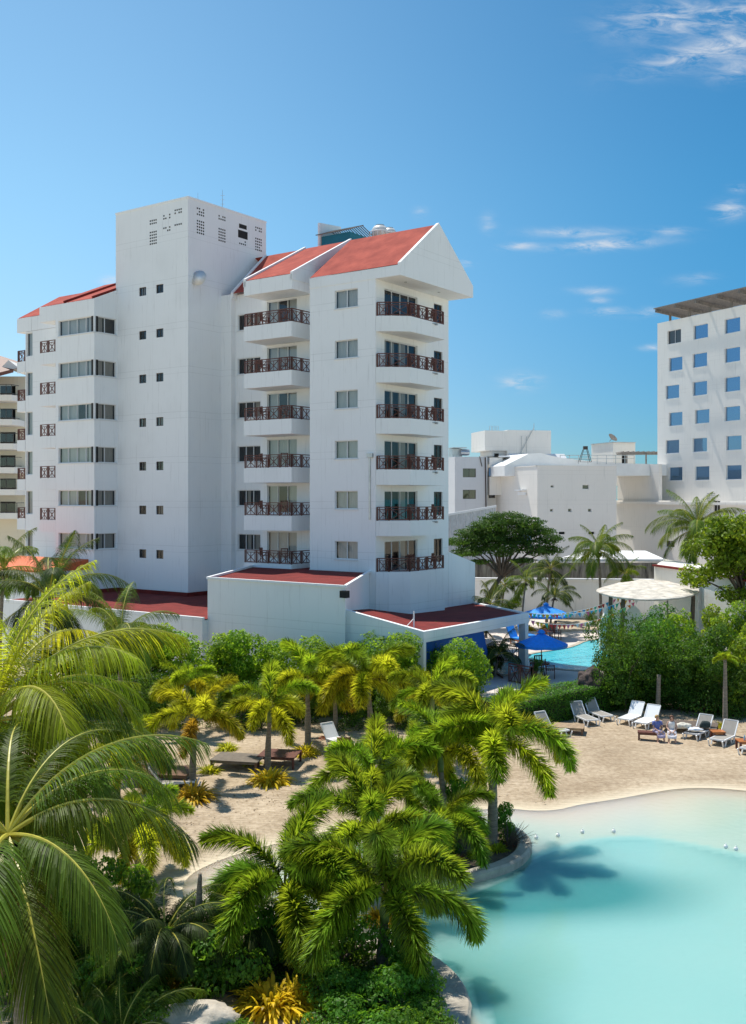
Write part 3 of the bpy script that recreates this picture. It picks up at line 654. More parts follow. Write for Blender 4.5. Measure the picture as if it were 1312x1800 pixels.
    # fin wall continuing behind the bay
    fw = MB(); fw.prism([(8.92,-15.05),(12.4,-15.05),(12.4,-14.8),(8.92,-14.8)], 2.6, [6.95,6.05,6.05,6.95]); fw.build('parapet_wall', M_white, root)
    for k,(a,b) in enumerate(wB): window(root, (3.6,-.97), U_A, N_A, .2, 2.3, a, b, 3, curt=[0,RND.choice((0,2)),RND.choice((0,1))], cm=M_curtaind, sill=True)
    for k in range(6):
        window(root, (2.6,-4.3), U_A, N_A, .47, 3.03, 21.75-3.06*k, 23.55-3.06*k, 3, curt=[1,RND.choice((0,0,1)),1] if k else [1,0,1], name='balcony_door')
        window(root, (.6,-10.04), U_A, N_A, 1.96, 3.70, 22.02-3.05*k, 23.12-3.05*k, 2, curt=[RND.choice((0,1)) if k<2 else 1,1], sill=True)
        window(root, (.6,-15.05), U_B, N_B, .93, 4.56, 20.95-FH*k, 23.08-FH*k, 4, curt=[RND.choice((0,1,2)),RND.choice((0,0,2)),RND.choice((0,1)),0], cm=M_curtaind, name='balcony_door', gm=M_glass)
        window(root, (.6,-15.05), U_B, N_B, 6.5, 7.55, 21.55-FH*k, 23.05-FH*k, 2, curt=[0,0], fm=M_bronze)
    # balconies
    for k in range(6):
        z = 21.6-3.06*k; s = MB(); th = .95 if k < 5 else .3
        s.prism([(.43,-4.67),(.43,-8.7),(2.58,-8.7),(2.58,-4.67)], z-th, z); sl = s.build('balcony', M_white, root)
        railing([(.5,-4.72),(.5,-8.64),(2.5,-8.64)], z, .82).build('railing', M_wood, sl)
        z = 21.3-FH*k; s = MB()
        pl = [(.61,-15.07),(1.0,-15.75),(1.86,-16.7),(5.75,-16.7),(6.35,-15.07)]
        if k < 5:
            s.prism(list(reversed(pl)), [z-.92]*5, z)
        else: s.prism(list(reversed(pl)), 3.2, z)
        sl = s.build('balcony', M_white, root)
        railing([(.68,-15.12),(1.03,-15.72),(1.88,-16.62),(5.70,-16.62)], z, .8).build('railing', M_wood, sl)
    # roof box of the right wing
    fb = MB()
    fb.prism([(.57,-10.04),(.57,-16.86),(9.0,-16.86),(9.0,-10.04)], 23.5, 24.12)
    g = [(.57,24.12),(9.0,24.12),(9.0,24.25),(4.8,27.45),(.57,24.25)]
    fb.add([(a,-16.86,z) for a,z in g]+[(a,-16.66,z) for a,z in g], [(0,1,2,3,4),(9,8,7,6,5)]+[(i,(i+1)%5,(i+1)%5+5,i+5) for i in range(5)])
    fb.build('gable_wall', M_white, root)
    for a in (2.4, 6.2):
        q = MB(); q.lathe([(.09,0),(.09,.03)], 10, c=(a,-16.0,23.47)); q.build('soffit_light', M_steel, root)
    def slope(z0, a0, z1, a1, b0, b1, m, name='roof'):
        q = MB(); q.poly([(a0,b0,z0),(a0,b1,z0),(a1,b1,z1),(a1,b0,z1)]); q.poly([(a1,b0,z1),(a1,b1,z1),(2*a1-a0,b1,z0),(2*a1-a0,b0,z0)])
        return q.build(name, m, root)
    slope(24.16, .6, 27.36, 4.8, -10.04, -16.66, M_roof)
    # middle roof with white verges
    slope(24.6, .46, 27.9, 6.6, -4.8, -8.62, M_roof)
    fz = MB()
    fz.prism([(.43,-4.67),(.43,-8.75),(2.6,-8.75),(2.6,-4.67)], 23.62, [24.55,24.55,25.6,25.6])
    def verge(b0, b1, a0, z0, a1, z1, zb=23.9, h=.12):
        q = [(a0,b1,zb),(a1,b1,zb),(a1,b1,z1+h),(a0,b1,z0+h),(a0,b0,zb),(a1,b0,zb),(a1,b0,z1+h),(a0,b0,z0+h)]
        fz.add(q, [(0,1,2,3),(7,6,5,4),(0,4,5,1),(3,2,6,7),(0,3,7,4),(1,5,6,2)])
    verge(-4.62, -4.82, .43, 24.6, 6.6, 27.9, zb=24.2); verge(-8.6, -8.8, .43, 24.6, 6.6, 27.9, zb=24.2)
    verge(-.95, -1.12, 3.15, 24.62, 6.7, 27.9, zb=24.3)
    fz.prism([(2.6,-8.8),(2.6,-10.04),(6.6,-10.04),(6.6,-8.8)], 23.4, [24.9,24.9,27.6,27.6])
    fz.build('fascia', M_white, root)
    q = MB(); q.poly([(3.2,-1.1,24.63),(3.2,-4.6,24.63),(6.7,-4.6,27.9),(6.7,-1.1,27.9)]); q.poly([(3.2,0.0,24.6),(3.2,-.95,24.6),(6.7,-.95,24.7),(6.7,0,24.7)])
    q.poly([(6.7,0,27.9),(6.7,-10,27.9),(12,-10,24.6),(12,0,24.6)]); q.poly([(2.62,-8.8,24.95),(2.62,-10.04,24.95),(6.6,-10.04,27.65),(6.6,-8.8,27.65)])
    q.build('roof', M_roof, root)
    q = MB(); q.poly([(8.9,-10.02,24.2),(12,-10.02,24.2),(12,-10.02,24.6),(6.7,-10.02,27.9),(4.8,-10.02,27.3)]); q.build('gable_wall', M_white, root)
    # podium
    pw = MB()
    R2 = [(-8.5,-10.2),(-8.5,-19.65),(.6,-14.6),(.6,-10),(2.6,-10),(2.6,-4.3)]
    def ring(pts, z0, z1, m=0):
        for i in range(len(pts)):
            a, b = pts[i], pts[(i+1)%len(pts)]; pw.poly([(a[0],a[1],z0),(b[0],b[1],z0),(b[0],b[1],z1),(a[0],a[1],z1)], m)
    ring(R2, 0, 6.05)
    # thin upstand round the roof edge
    for i in (5,0,1):
        a, b = Vector((*R2[i],0)), Vector((*R2[(i+1)%6],0)); pw.bar(a+Vector((0,0,6.10)), b+Vector((0,0,6.10)), .16, .12)
    R3 = [(-9.0,8.0),(-8.9,-10.2),(-8.5,-10.2),(2.6,-4.2),(3.18,0),(0,0),(0,7.1),(-2.05,7.1),(-2.05,8.0)]
    ring(R3, 0, 3.8)
    for i in (0,):
        a, b = Vector((*R3[i],0)), Vector((*R3[i+1],0)); pw.bar(a+Vector((.08,0,3.85)), b+Vector((.08,0,3.85)), .18, .22)
    pw.build('podium_wall', M_white, root)
    pr = MB(); pr.poly([(x,y,6.02) for x,y in R2]); pr.build('podium_roof', M_roofd, root)
    pr = MB(); pr.poly([(x,y,3.86) for x,y in R3])
    for a,b in (((0,0),(0,7.1)),((-2.05,7.1),(0,7.1)),((0,0),(3.18,0))): pr.bar((a[0]-.05,a[1]-.05,3.98),(b[0]-.05,b[1]-.05,3.98),.1,.26)
    pr.build('podium_roof', M_roofd, root)
    vg = MB()
    for k in range(7): vg.obox((-8.95,-3.0),(0,-1),(-1,0),0,.9,0,.05,2.45+k*.08,2.49+k*.08)
    vg.obox((-8.95,-3.0),(0,-1),(-1,0),-.05,.95,-.02,.02,2.4,3.03); vg.build('vent_grille', M_steel, root)
    # annex with orange tiles at far left
    ax = MB(); ax.prism([(-6.0,7.8),(-6.0,15.5),(-2.1,15.5),(-2.1,7.8)], 0, 5.6); ax.build('annex_wall', M_white, root)
    ar = MB(); ar.add([(-6.2,7.7,5.62),(-6.2,15.6,5.62),(-2.08,15.6,6.2),(-2.08,7.7,6.2),(-6.2,7.7,5.5),(-6.2,15.6,5.5),(-2.08,15.6,5.5),(-2.08,7.7,5.5)],[(0,3,2,1),(0,1,5,4),(3,0,4,7),(1,2,6,5)])
    ar.build('annex_roof', mat('orange_clay_tile', (.62,.13,.04), .7, .2, 6), root)
    # lower red roof on the right, world points turned into local ones
    Mi = Matrix.Rotation(-R(54.5), 4, 'Z') @ Matrix.Translation(-Vector(C0))
    E1 = Mi@Vector((-1.51,51.9,4.85)); E2 = Mi@Vector((2.4,49.1,4.08)); E3 = Mi@Vector((8.75,58.1,3.97)); E4 = Mi@Vector((7.0,71.1,3.27))
    B1 = Mi@Vector((4.96,68.2,3.3)); Bc = Mi@Vector((2.2,61.5,3.6)); Bs = Mi@Vector((-.2,61.0,3.95))
    pr = MB(); pr.add([E1,E2,E3,E4,B1,Bc,Bs], [(0,1,5,6),(1,2,5),(2,3,4,5)]); pr.build('pavilion_roof', M_roofd, root)
    lw = MB()
    def vwall(a, b, zb, t=.22, up=.07):
        d = (b-a); d.z = 0; d.normalize(); n = Vector((d.y,-d.x,0))*t
        vs = [a+Vector((0,0,up)), b+Vector((0,0,up)), b-n+Vector((0,0,up)), a-n+Vector((0,0,up))]
        lo = [Vector((v.x,v.y,zb)) for v in (a,b,b-n,a-n)] if not isinstance(zb, tuple) else [Vector((a.x,a.y,zb[0])),Vector((b.x,b.y,zb[1])),Vector((b.x-n.x,b.y-n.y,zb[1])),Vector((a.x-n.x,a.y-n.y,zb[0]))]
        lw.add(vs+lo, [(0,1,2,3),(0,4,5,1),(1,5,6,2),(2,6,7,3),(3,7,4,0),(4,7,6,5)])
    vwall(E1, E2, 0.0)
    vwall(E2, E3, (3.62,3.5)); vwall(E3, E4, (3.5,2.85))
    # side wall from the high podium corner back to the wing
    a = Mi@Vector((-1.45,51.6,6.0)); 
    lw.build('podium_wall', M_white, root)
    pc = MB(); d = (E3-E2); d.z=0; d.normalize(); n = Vector((d.y,-d.x,0))
    p = E3 - d*.42 - n*.02
    vs = [p, p+d*.4, p+d*.4-n*.4, p-n*.4]; pc.prism([(v.x,v.y) for v in vs], DZ, 3.56)
    p = E3-d*4.6-n*.02; q0 = p-n*.4
    pc.build('pillar', M_white, root)
    bw = MB(); s0 = E2+d*.2-n*.35; s1 = E2+d*7.6-n*.35
    bw.add([(s0.x,s0.y,.5),(s1.x,s1.y,.5),(s1.x-d.x*1.2,s1.y-d.y*1.2,3.55),(s0.x,s0.y,3.6), (s0.x-n.x*.15,s0.y-n.y*.15,.5),(s1.x-n.x*.15,s1.y-n.y*.15,.5),(s1.x-d.x*1.2-n.x*.15,s1.y-d.y*1.2-n.y*.15,3.55),(s0.x-n.x*.15,s0.y-n.y*.15,3.6)],
           [(0,1,2,3),(7,6,5,4),(1,5,6,2),(0,3,7,4),(3,2,6,7)])
    bw.build('blue_wall', M_bluewall, root)
    pp = MB(); m_ = E2+d*1.0-n*1.2
    pp.tube([(m_.x,m_.y,4.0),(m_.x,m_.y,4.95)], .04, 8); pp.bar((m_.x-1.0,m_.y+.1,4.0),(m_.x,m_.y,4.6),.025); pp.build('vent_pipe', M_plastic, root)
    # pipes & boxes on walls
    bx = MB()
    bx.obox((.6,-10.04),U_A,N_A,4.55,4.66,0,.05,9.2,12.9); bx.obox((.6,-10.04),U_A,N_A,4.45,4.85,0,.14,12.9,13.15); bx.build('conduit', M_steel, root)
    fl = MB(); fl.box(-8.75,-8.45,-19.9,-19.5,5.55,5.9); fl.bar((-8.5,-19.6,5.7),(-8.3,-19.4,6.1),.05); fl.build('floodlight', M_dark, root)
    for k in range(5):
        q = MB(); z = 21.3-FH*k-.12; q.bar((4.6,-16.72,z),(4.6,-16.9,z-.02),.09,.12); q.bar((4.3,-16.72,z+.02),(4.9,-16.72,z+.02),.05); q.build('balcony_lamp', M_steel, root)
    # roof-top teal plant room and water tanks on the far slope
    def loc(a,b,z=0): v = Matrix.Translation(Vector(C0))@Matrix.Rotation(R(54.5),4,'Z')@Vector((a,b,z)); return v
    return root, loc
HOTEL, HL = main_building()
def rooftop():
    c = P(608,430,76); c.z = 27.25
    r = empty('rooftop_room', c, R(54.5), 'teal rooftop room with a slatted canopy behind the red roof ridge', 'rooftop room')
    m = MB(); m.box(-1.2,1.2,-1.3,1.3,0,2.35); m.build('wall', M_teal, r)
    z0 = 2.6
    q = MB(); q.prism([(-1.4,1.35),(-1.4,1.5),(1.2,1.5),(1.2,1.35)],-.2,[3.35,3.35,3.6,3.6]); q.build('side_wall', M_white, r)
    s = MB()
    for k in range(16):
        t = -1.5+k*.2; s.bar((-1.5,t,2.45),(0,t,3.0),.05); s.bar((0,t,3.0),(1.5,t,2.45),.05)
    s.bar((-1.5,-1.6,2.45),(-1.5,1.6,2.45),.06); s.bar((0,-1.6,3.0),(0,1.6,3.0),.06); s.build('slatted_canopy', M_greywood, r)
    for px, sc, lb in ((668,1.0,'larger domed plastic water tank above the red roof ridge'),(685,.8,'smaller domed plastic water tank above the red roof ridge')):
        c = P(px,419,76)
        t = empty('water_tank', c, 0, lb, 'water tank', 'water tanks behind the roof ridge'); t.scale = (sc,)*3
        q = MB(); q.lathe([(.60,0),(.62,.5),(.60,.62),(.45,.85),(.2,.93)], 20); q.build('tank', M_tank, t, smooth=True)
        q = MB(); q.lathe([(.34,.86),(.34,.97),(.1,1.0)],16); q.build('lid', M_steel, t)
        q = MB()
        for k in range(14):
            a = 2*math.pi*k/14; q.bar((.78*math.cos(a),.78*math.sin(a),0),(.78*math.cos(a),.78*math.sin(a),.42),.05)
        q.tube([(.78*math.cos(2*math.pi*k/24),.78*math.sin(2*math.pi*k/24),.42) for k in range(25)], .03, 5); q.build('guard_rail', M_frame, t)
rooftop()
# furniture standing on the balconies
def chair_mesh(m=None, slat=True):
    mb = MB()
    for x in (-.22,.22):
        mb.bar((x,-.2,0),(x,-.2,.62),.04); mb.bar((x,.2,0),(x,.26,.92),.04); mb.bar((x,-.22,.62),(x,.24,.62),.06,.03)
    for k in range(5): mb.bar((-.22,-.18+k*.09,.42),(.22,-.18+k*.09,.42),.07,.025)
    for k in range(5): x = -.18+.09*k; mb.bar((x,.215,.45),(x,.26,.9),.05,.02)
    mb.bar((-.24,.265,.92),(.24,.265,.92),.05)
    return mb.mesh('chair', m or M_wood)
CH = chair_mesh()
def balcony_sets():
    i = 0
    for k in range(6):
        for (a, b, rz, nm, z) in ((1.4,-5.6,R(120),'beside the stair tower',21.62-3.06*k),(1.4,-7.2,R(200),'beside the stair tower',21.62-3.06*k),
                               (3.2,-16.0,R(150),'of the gable-end column',21.32-FH*k),(5.0,-16.0,R(250),'of the gable-end column',21.32-FH*k)):
            o = bpy.data.objects.new('balcony_chair', CH); COL.objects.link(o); p = HL(a,b,z); o.location = p; o.rotation_euler = (0,0,rz)
            lv = ['top','second highest','third highest','fourth highest','second lowest','lowest'][k]
            sd_ = 'first' if rz in (R(120),R(150)) else 'second'
            tag(o, f'{"brown slatted" if sd_=="first" else "turned brown"} chair, {lv} balcony {nm}', 'chair', 'chairs on the hotel balconies')
balcony_sets()
# ---------------------------------------------------------------- the buildings behind
def frame_of(px, d, phi):
    X = (px-CX)/F*d
    return (X, d, 0), R(phi)
def loc_on(px, d0, X0, phi, kind):
    """distance along u_L ('L', receding left) or u_R ('R', receding right) from (X0,d0) until column px"""
    r = (px-CX)/F; s, c = math.sin(R(phi)), math.cos(R(phi))
    ux, uy = (-s, c) if kind == 'L' else (c, s)
    return (r*d0-X0)/(ux-r*uy)
def plain(mb, a0, a1, b0, b1, z0, z1, hA=(), hB=(), inner=.5, roof=0, mi=0):
    """box whose -a face and -b face carry openings"""
    wall(mb, (a0,b1), U_A, N_A, b1-b0, z0, z1, hA, inner=inner, mi=mi); wall(mb, (a0,b0), U_B, N_B, a1-a0, z0, z1, hB, inner=inner, mi=mi)
    wall(mb, (a1,b0), (0,1), (1,0), b1-b0, z0, z1, mi=mi); wall(mb, (a1,b1), (-1,0), (0,1), a1-a0, z0, z1, mi=mi)
    mb.poly([(a0,b0,z1),(a1,b0,z1),(a1,b1,z1),(a0,b1,z1)], roof)
def right_hotel():
    phi = 27.0; d0 = 117.0; X0 = (1156-CX)/F*d0
    # local origin at the far left end of the facade; the facade runs towards -b
    r = empty('modern_hotel', (X0,d0,0), R(phi), 'tall modern white hotel block with square blue windows and a timber pergola on its roof', 'hotel')
    cols = [(1187,0),(1232,1),(1290,2),(1352,3),(1425,4)]
    jit = {0:(-2,1,-6,1,-6,1), 1:(0,-2,-2,3,-2,3), 2:(-3,-3,-3,-3,0,0), 3:(0,)*6, 4:(0,)*6}
    holes = []
    for px, c in cols:
        for k in range(6):
            t = -loc_on(px+jit[c][k]*.8, d0, X0, phi, 'L'); zc = 28.35-3.04*k
            holes.append((t-1.05, t+1.05, zc-.75, zc+.75))
    m = MB(); wall(m, (0,0), U_A, N_A, 26, 9.6, 30.2, holes, dep=.22, inner=.5); wall(m, (0,0), (1,0), (0,1), 14, 9.6, 30.2); wall(m, (14,-26), (0,1), (1,0), 26, 9.6, 30.2); wall(m, (0,-26), U_B, N_B, 14, 9.6, 30.2)
    m.poly([(0,0,29.9),(14,0,29.9),(14,-26,29.9),(0,-26,29.9)]); m.build('wall', [M_farwhite, M_dark], r)
    for i, (u0,u1,a,b) in enumerate(holes):
        f = window(r, (0,0), U_A, N_A, u0, u1, a, b, 2 if i == 0 else 1, curt=[1,1] if i == 0 else [0], fm=M_frame, gm=M_glassdark if i == 0 else M_mirror, cm=M_curtaind, dep=.16, fw=.04, sill=True)
    pg = MB()
    for k in range(9):
        b = -1.6-k*3.0; pg.bar((-1.7,b,31.25),(3.5,b,30.75),.22,.35); pg.bar((.4,b,30.1),(.4,b,31.2),.2)
    for k in range(18): pg.bar((-1.7+k*.28,-1.3,31.5-.098*k*.28),(-1.7+k*.28,-26,31.5-.098*k*.28),.10,.12)
    pg.build('pergola', M_greywood, r)
    return r
right_hotel()
def white_annex():
    phi = 20.0; d0 = 121.0; X0 = (1083-CX)/F*d0
    r = empty('white_annex', (X0,d0,0), R(phi), 'long blank white annex wall under the modern hotel, with two vents and a narrow window', 'building')
    def T(px): return -loc_on(px, d0, X0, phi, 'L')
    z = lambda py, px: H-(py-HY)*(d0-math.cos(R(phi))*T(px))/F
    holes = [(T(1254),T(1266),z(902,1260),z(880,1260)), (T(1170),T(1186),z(962,1178),z(950,1178))]
    m = MB(); wall(m, (0,0), U_A, N_A, 30, 0, 9.75, holes, inner=.5); m.poly([(0,0,9.75),(9,0,9.75),(9,-30,9.75),(0,-30,9.75)])
    wall(m, (0,0), (1,0), (0,1), 9, 0, 9.75)
    m.obox((0,0), U_A, N_A, -.2, 30, 0, .35, 9.77, 10.05)
    m.obox((0,0), U_A, N_A, 0, T(1156), -.6, -.2, 9.9, 14.2)
    m.build('wall', [M_farwhite, M_dark], r)
    for h in holes: window(r, (0,0), U_A, N_A, *h, 2, curt=[0,0], fm=M_frame, gm=M_glassdark)
    for px, py in ((1185,873),(1251,870)):
        v = MB(); t = T(px); zc = z(py,px)-.3
        for k in range(6): v.obox((0,0),U_A,N_A,t-.6,t+.6,0,.08,zc-.5+k*.18,zc-.42+k*.18)
        v.build('vent_grille', M_steel, r)
white_annex()
def white_block():
    phi = 18.0; d0 = 105.0; X0 = (945-CX)/F*d0
    r = empty('white_block', (X0,d0,0), R(phi), 'low white windowless block with small vents, in the middle between the two hotels', 'building')
    tL = loc_on(905,d0,X0,phi,'L'); tR = loc_on(1084,d0,X0,phi,'R')
    def hB(px, py, w, h): t = loc_on(px,d0,X0,phi,'R'); dd = d0+math.sin(R(phi))*t; z = H-(py-HY)*dd/F; return (t-w/2,t+w/2,z-h/2,z+h/2)
    holes = [hB(1030,856,.75,.45), hB(971,855,.35,.25), hB(970,897,.35,.3), hB(1002,897,.4,.35), hB(1037,897,.4,.35), hB(988,937,.7,.25), hB(1040,937,.7,.25)]
    m = MB(); plain(m, 0, tR, 0, tL+6, 0, 13.7, hB=holes, hA=[(6+tL*.45,6+tL*.75,1,2)]); m.obox((0,0),U_B,N_B,-.05,tR,-.3,.05,13.7,13.8); m.obox((0,tL+6),U_A,N_A,0,tL+6,-.3,.05,13.7,13.8)
    m.build('wall', [M_farwhite, M_dark], r)
    for h in holes[:5]: window(r, (0,0), U_B, N_B, *h, 1, curt=[0], fm=M_frame, gm=M_glassdark, fw=.04)
    s = MB(); s.bar((-.3,tL*.45,11.3),(-.3,tL*.8,11.3),.5,.1); s.bar((-.12,tL*.45,10.95),(-.12,tL*.8,10.95),.1,.35); s.build('air_conditioner', M_plastic, r)
    b = MB(); b.bar((-.05,tL*.25,6.1),(-.05,tL*.9,6.1),.03,1.0); b.build('window', M_mirror, r)
    rl = MB()
    for zz in (6.9,6.1): rl.bar((-.6,0,zz),(-.6,tL,zz),.05)
    rl.bar((-.6,0,5.6),(-.6,0,6.9),.05); rl.bar((-.6,tL,5.6),(-.6,tL,6.9),.05); rl.bar((-.3,0,5.55),(-.3,tL,5.55),.7,.1); rl.build('balcony', M_steel, r)
    # curved white roof hump and plant box behind
    hp = MB(); a = [(-1.2,12.8),(-1.2,13.9),(1.6,15.2),(3.0,15.3),(5.5,14.8),(9,14.5),(13,14.3),(20,14.2),(20,13)]
    n = len(a); hp.add([(x,5.2,z) for x,z in a]+[(x,11.5,z) for x,z in a], [tuple(range(n)), tuple(range(2*n-1,n-1,-1))]+[(i,(i+1)%n,(i+1)%n+n,i+n) for i in range(n)])
    hp.build('humped_roof', mat('white_roof_coating', (.82,.82,.80), .7, .05, 1), r)
    return r
white_block()
def roof_box():
    phi = 18.0; d0 = 124.0; px = 1078; X0 = (px-CX)/F*d0
    r = empty('plant_room', (X0,d0,0), R(phi), 'small white rooftop box with a doorway, below the satellite dish', 'rooftop room')
    m = MB(); tR = loc_on(1117,d0,X0,phi,'R'); plain(m, 0, tR, 0, loc_on(1040,d0,X0,phi,'L'), 12, 17.1, hB=[(1.2,1.9,14.6,15.8)]); m.build('wall', [M_farwhite,M_dark], r)
    s = MB(); tl = loc_on(1040,d0,X0,phi,'L'); s.bar((-.05,-.05,17.15),(-.05,tl,17.15),.2,.1); s.bar((-.05,-.05,17.15),(tR,-.05,17.15),.2,.1); s.build('coping', M_steel, r)
    dpos = P(1076,775,125); q = MB(); q.lathe([(.02,0),(.35,.05),(.6,.2),(.62,.22),(.35,.1),(.02,.05)], 18); q.bar((0,0,0),(0,0,-.5),.06); q.bar((.3,0,.1),(0,0,.55),.03)
    o = q.build('satellite_dish', M_greywood, None, 'grey satellite dish on top of the small white rooftop box', 'satellite dish', smooth=False); o.location = (dpos.x,dpos.y,17.65); o.rotation_euler = (R(35),R(35),0)
    # pergola to the right, ladder stand to the left
    g = P(1136,797,118); q = MB()
    for x in (-2.2,0,2.2): q.bar((x,0,-1.6),(x,0,0),.15)
    for k in range(5): q.bar((-2.6,k*.8,0.05),(2.8,k*.8,.05),.15,.15)
    for k in range(10): q.bar((-2.6+k*.58,-.3,.2),(-2.6+k*.58,3.5,.2),.08,.1)
    q.build('roof_pergola', M_greywood, None, 'dark flat pergola on the low roof between the white box and the modern hotel', 'pergola', loc=g)
    g = P(1030,812,108); q = MB(); 
    for s_ in (-1,1): q.bar((s_*.6,0,0),(s_*.2,0,1.3),.05); q.bar((s_*.6,.8,0),(s_*.2,.5,1.3),.05)
    for k in range(5): t = k/5; q.bar((-.6+.4*t,0,1.3*t),(.6-.4*t,0,1.3*t),.03)
    q.box(-.22,.22,0,.4,1.3,1.65); q.build('tank_stand', M_bronze, None, 'small dark tank on splayed ladder legs beside the white rooftop box', 'tank stand', loc=g)
    g = P(985,806,112); q = MB()
    for k in range(9): q.bar((k*1.0,0,-.6),(k*1.0,0,.35),.06)
    q.bar((0,0,.35),(8,0,.35),.06); q.bar((0,0,0),(8,0,0),.05); q.build('roof_railing', M_steel, None, 'thin steel railing on the roof left of the tank stand', 'railing', loc=g)
roof_box()
def grey_apartments():
    phi = 12.0; d0 = 112.0; X0 = (800-CX)/F*d0
    r = empty('grey_apartment_house', (X0,d0,0), R(phi), 'weathered grey-white apartment house with brown sliding windows beside the tall hotel', 'building')
    T = lambda px: loc_on(px,d0,X0,phi,'R')
    def h(px0, px1, py0, py1): a, b = T(px0), T(px1); dd = d0+math.sin(R(phi))*(a+b)/2; return (a, b, H-(py1-HY)*dd/F, H-(py0-HY)*dd/F)
    h1 = [h(814,837,823.5,839), h(814,837,861,877)]
    m = MB(); plain(m, 0, T(857), 0, 9, 0, 14.95, hB=h1); m.build('wall', [M_grey,M_dark], r)
    t2 = T(859); 
    def h2(*a): q = h(*a); return (q[0]-t2, q[1]-t2, q[2], q[3])
    m = MB(); hh = [h2(857.5+9,878,861,875.5), h2(887.5,902,861,875.5)]
    wall(m, (t2,1.4), U_B, N_B, T(915)-t2, 0, 15.0, hh); m.poly([(t2,0,15),(T(915),0,15),(T(915),9,15),(t2,9,15)])
    bay = [(t2+.15,.1),(T(884),.1),(T(892),1.0),(T(892),1.5),(t2+.15,1.5)]
    m.prism(bay, 10.8, 14.9); m.prism([(T(893),.3),(T(906),.3),(T(906),1.6),(T(893),1.6)], 10.9, 14.2)
    m.build('wall', [M_farwhite,M_dark], r)
    for q in h1: window(r, (0,0), U_B, N_B, *q, 2, curt=[0,1], fm=M_bronze, gm=M_glassdark, cm=M_curtaind)
    for q in hh: window(r, (t2,1.4), U_B, N_B, *q, 2, curt=[0,0], fm=M_bronze, gm=M_glassdark)
    q = h(859,882,822,838); w = MB(); w.obox((0,.1),U_B,N_B,q[0],q[1],-.02,.03,q[2],q[3]); f = w.build('window', M_bronze, r); g = MB(); 
    for k in range(3): ww = (q[1]-q[0])/3; g.obox((0,.1),U_B,N_B,q[0]+ww*k+.06,q[0]+ww*(k+1)-.03,.03,.04,q[2]+.07,q[3]-.07)
    g.build('pane', M_mirror, f)
    q = h(886,890,823,838); w = MB(); w.obox((0,.5),U_B,N_B,q[0],q[1],.0,.06,q[2],q[3]); w.build('window', M_bronze, r)
    q = h(900,905,824,838); w = MB(); w.obox((0,.3),U_B,N_B,q[0],q[1],.0,.06,q[2],q[3]); w.build('window', M_bronze, r)
    s = MB(); s.tube([(T(856),-.1,0),(T(853),-.1,14.9)], .07, 6); s.tube([(T(843),-.1,15),(T(847),-.1,13.9)], .05, 5); s.build('drainpipe', M_bronze, r)
    s = MB(); s.box(T(805),T(822),2,3.5,14.95,15.9); s.tube([(T(818),1.8,15.5),(T(833),1.8,15.5)], .35, 12); s.box(T(803),T(828),1.5,4,15.95,16.05); s.build('solar_heater', M_steel, r)
    s = MB(); s.box(T(878),T(895),-.4,.3,14.93,15.08); s.build('canopy', M_frame, r)
    # penthouse water-tank tower
    d1 = 119.0; X1 = (892-CX)/F*d1
    r2 = empty('roof_tower', (X1,d1,0), R(phi), 'white rooftop tank tower with a small doorway on the grey apartment house', 'rooftop room')
    L_ = loc_on(850,d1,X1,phi,'L'); Rr = loc_on(969,d1,X1,phi,'R')
    L_ = 2.2; wA = (892-850)/F*d1
    m = MB(); plain(m, 0, Rr, 0, 6, 10, 18.3); m.build('wall', [M_farwhite,M_dark], r2)
    m = MB(); m.prism([(-wA,-.2),(0,-.02),(0,5),(-wA,5)], 15.9, 18.2); m.build('tank_wall', M_farwhite, r2)
    m = MB(); m.prism([(-wA+1.1,.6),(-.02,.6),(-.02,5),(-wA+1.1,5)], 14, 15.88); m.build('stair_wall', M_grey, r2)
    m = MB(); m.box(-wA+1.4,-wA+1.9,.52,.6,14.3,15.6); m.build('doorway', M_dark, r2)
    m = MB(); m.bar((0.2,-.1,13.2),(3.2,-.1,18.6),.06); m.bar((1.7,-.12,13.6),(1.7,-.12,17.6),.05); m.bar((2.3,-.12,15.6),(2.3,-.12,17.6),.05); m.bar((3.2,-.1,18.3),(3.2,-.1,19.1),.05)
    for x in (-1.8,-1.4,-1.0): m.tube([(x,1,18.2),(x,1,18.8),(x+.25,1,18.8),(x+.25,1,18.2)], .03, 5)
    m.build('pipework', M_steel, r2)
    sh = MB(); sh.prism([(0.2,-1.5),(7,-1.5),(7,0),(0.2,0)], 13.6, [14.4,14.4,15.6,15.6]); sh.build('lean_to_roof', M_frame, r2)
grey_apartments()
def shed():
    d0 = 92.0; a = P(780,905,d0); b = P(872,889,98); n = 46
    r = empty('metal_shed', (a.x,a.y,0), 0, 'grey corrugated metal shed behind the spreading tree', 'shed')
    m = MB(); dx, dy, dz = b.x-a.x, b.y-a.y, b.z-a.z; vs = []
    for i in range(n*2+1):
        t = i/(n*2); off = .0 if i % 4 < 2 else .06
        vs += [(dx*t, dy*t-off, 0), (dx*t, dy*t-off, a.z+dz*t)]
    m.add(vs, [(2*i,2*i+2,2*i+3,2*i+1) for i in range(n*2)]); m.build('wall', mat('corrugated_zinc', (.46,.48,.50), .5, .15, 2, metal=.2), r)
    m = MB(); m.add([(0,-.2,a.z+.03),(dx,dy-.2,b.z+.03),(dx+1,dy+8,b.z-.6),(1,8,a.z-.6)], [(0,1,2,3)]); m.build('roof', M_frame, r)
    m = MB(); m.bar((0,-.1,a.z-.05),(dx,dy-.1,b.z-.05),.12,.2); m.build('gutter', M_frame, r)
shed()
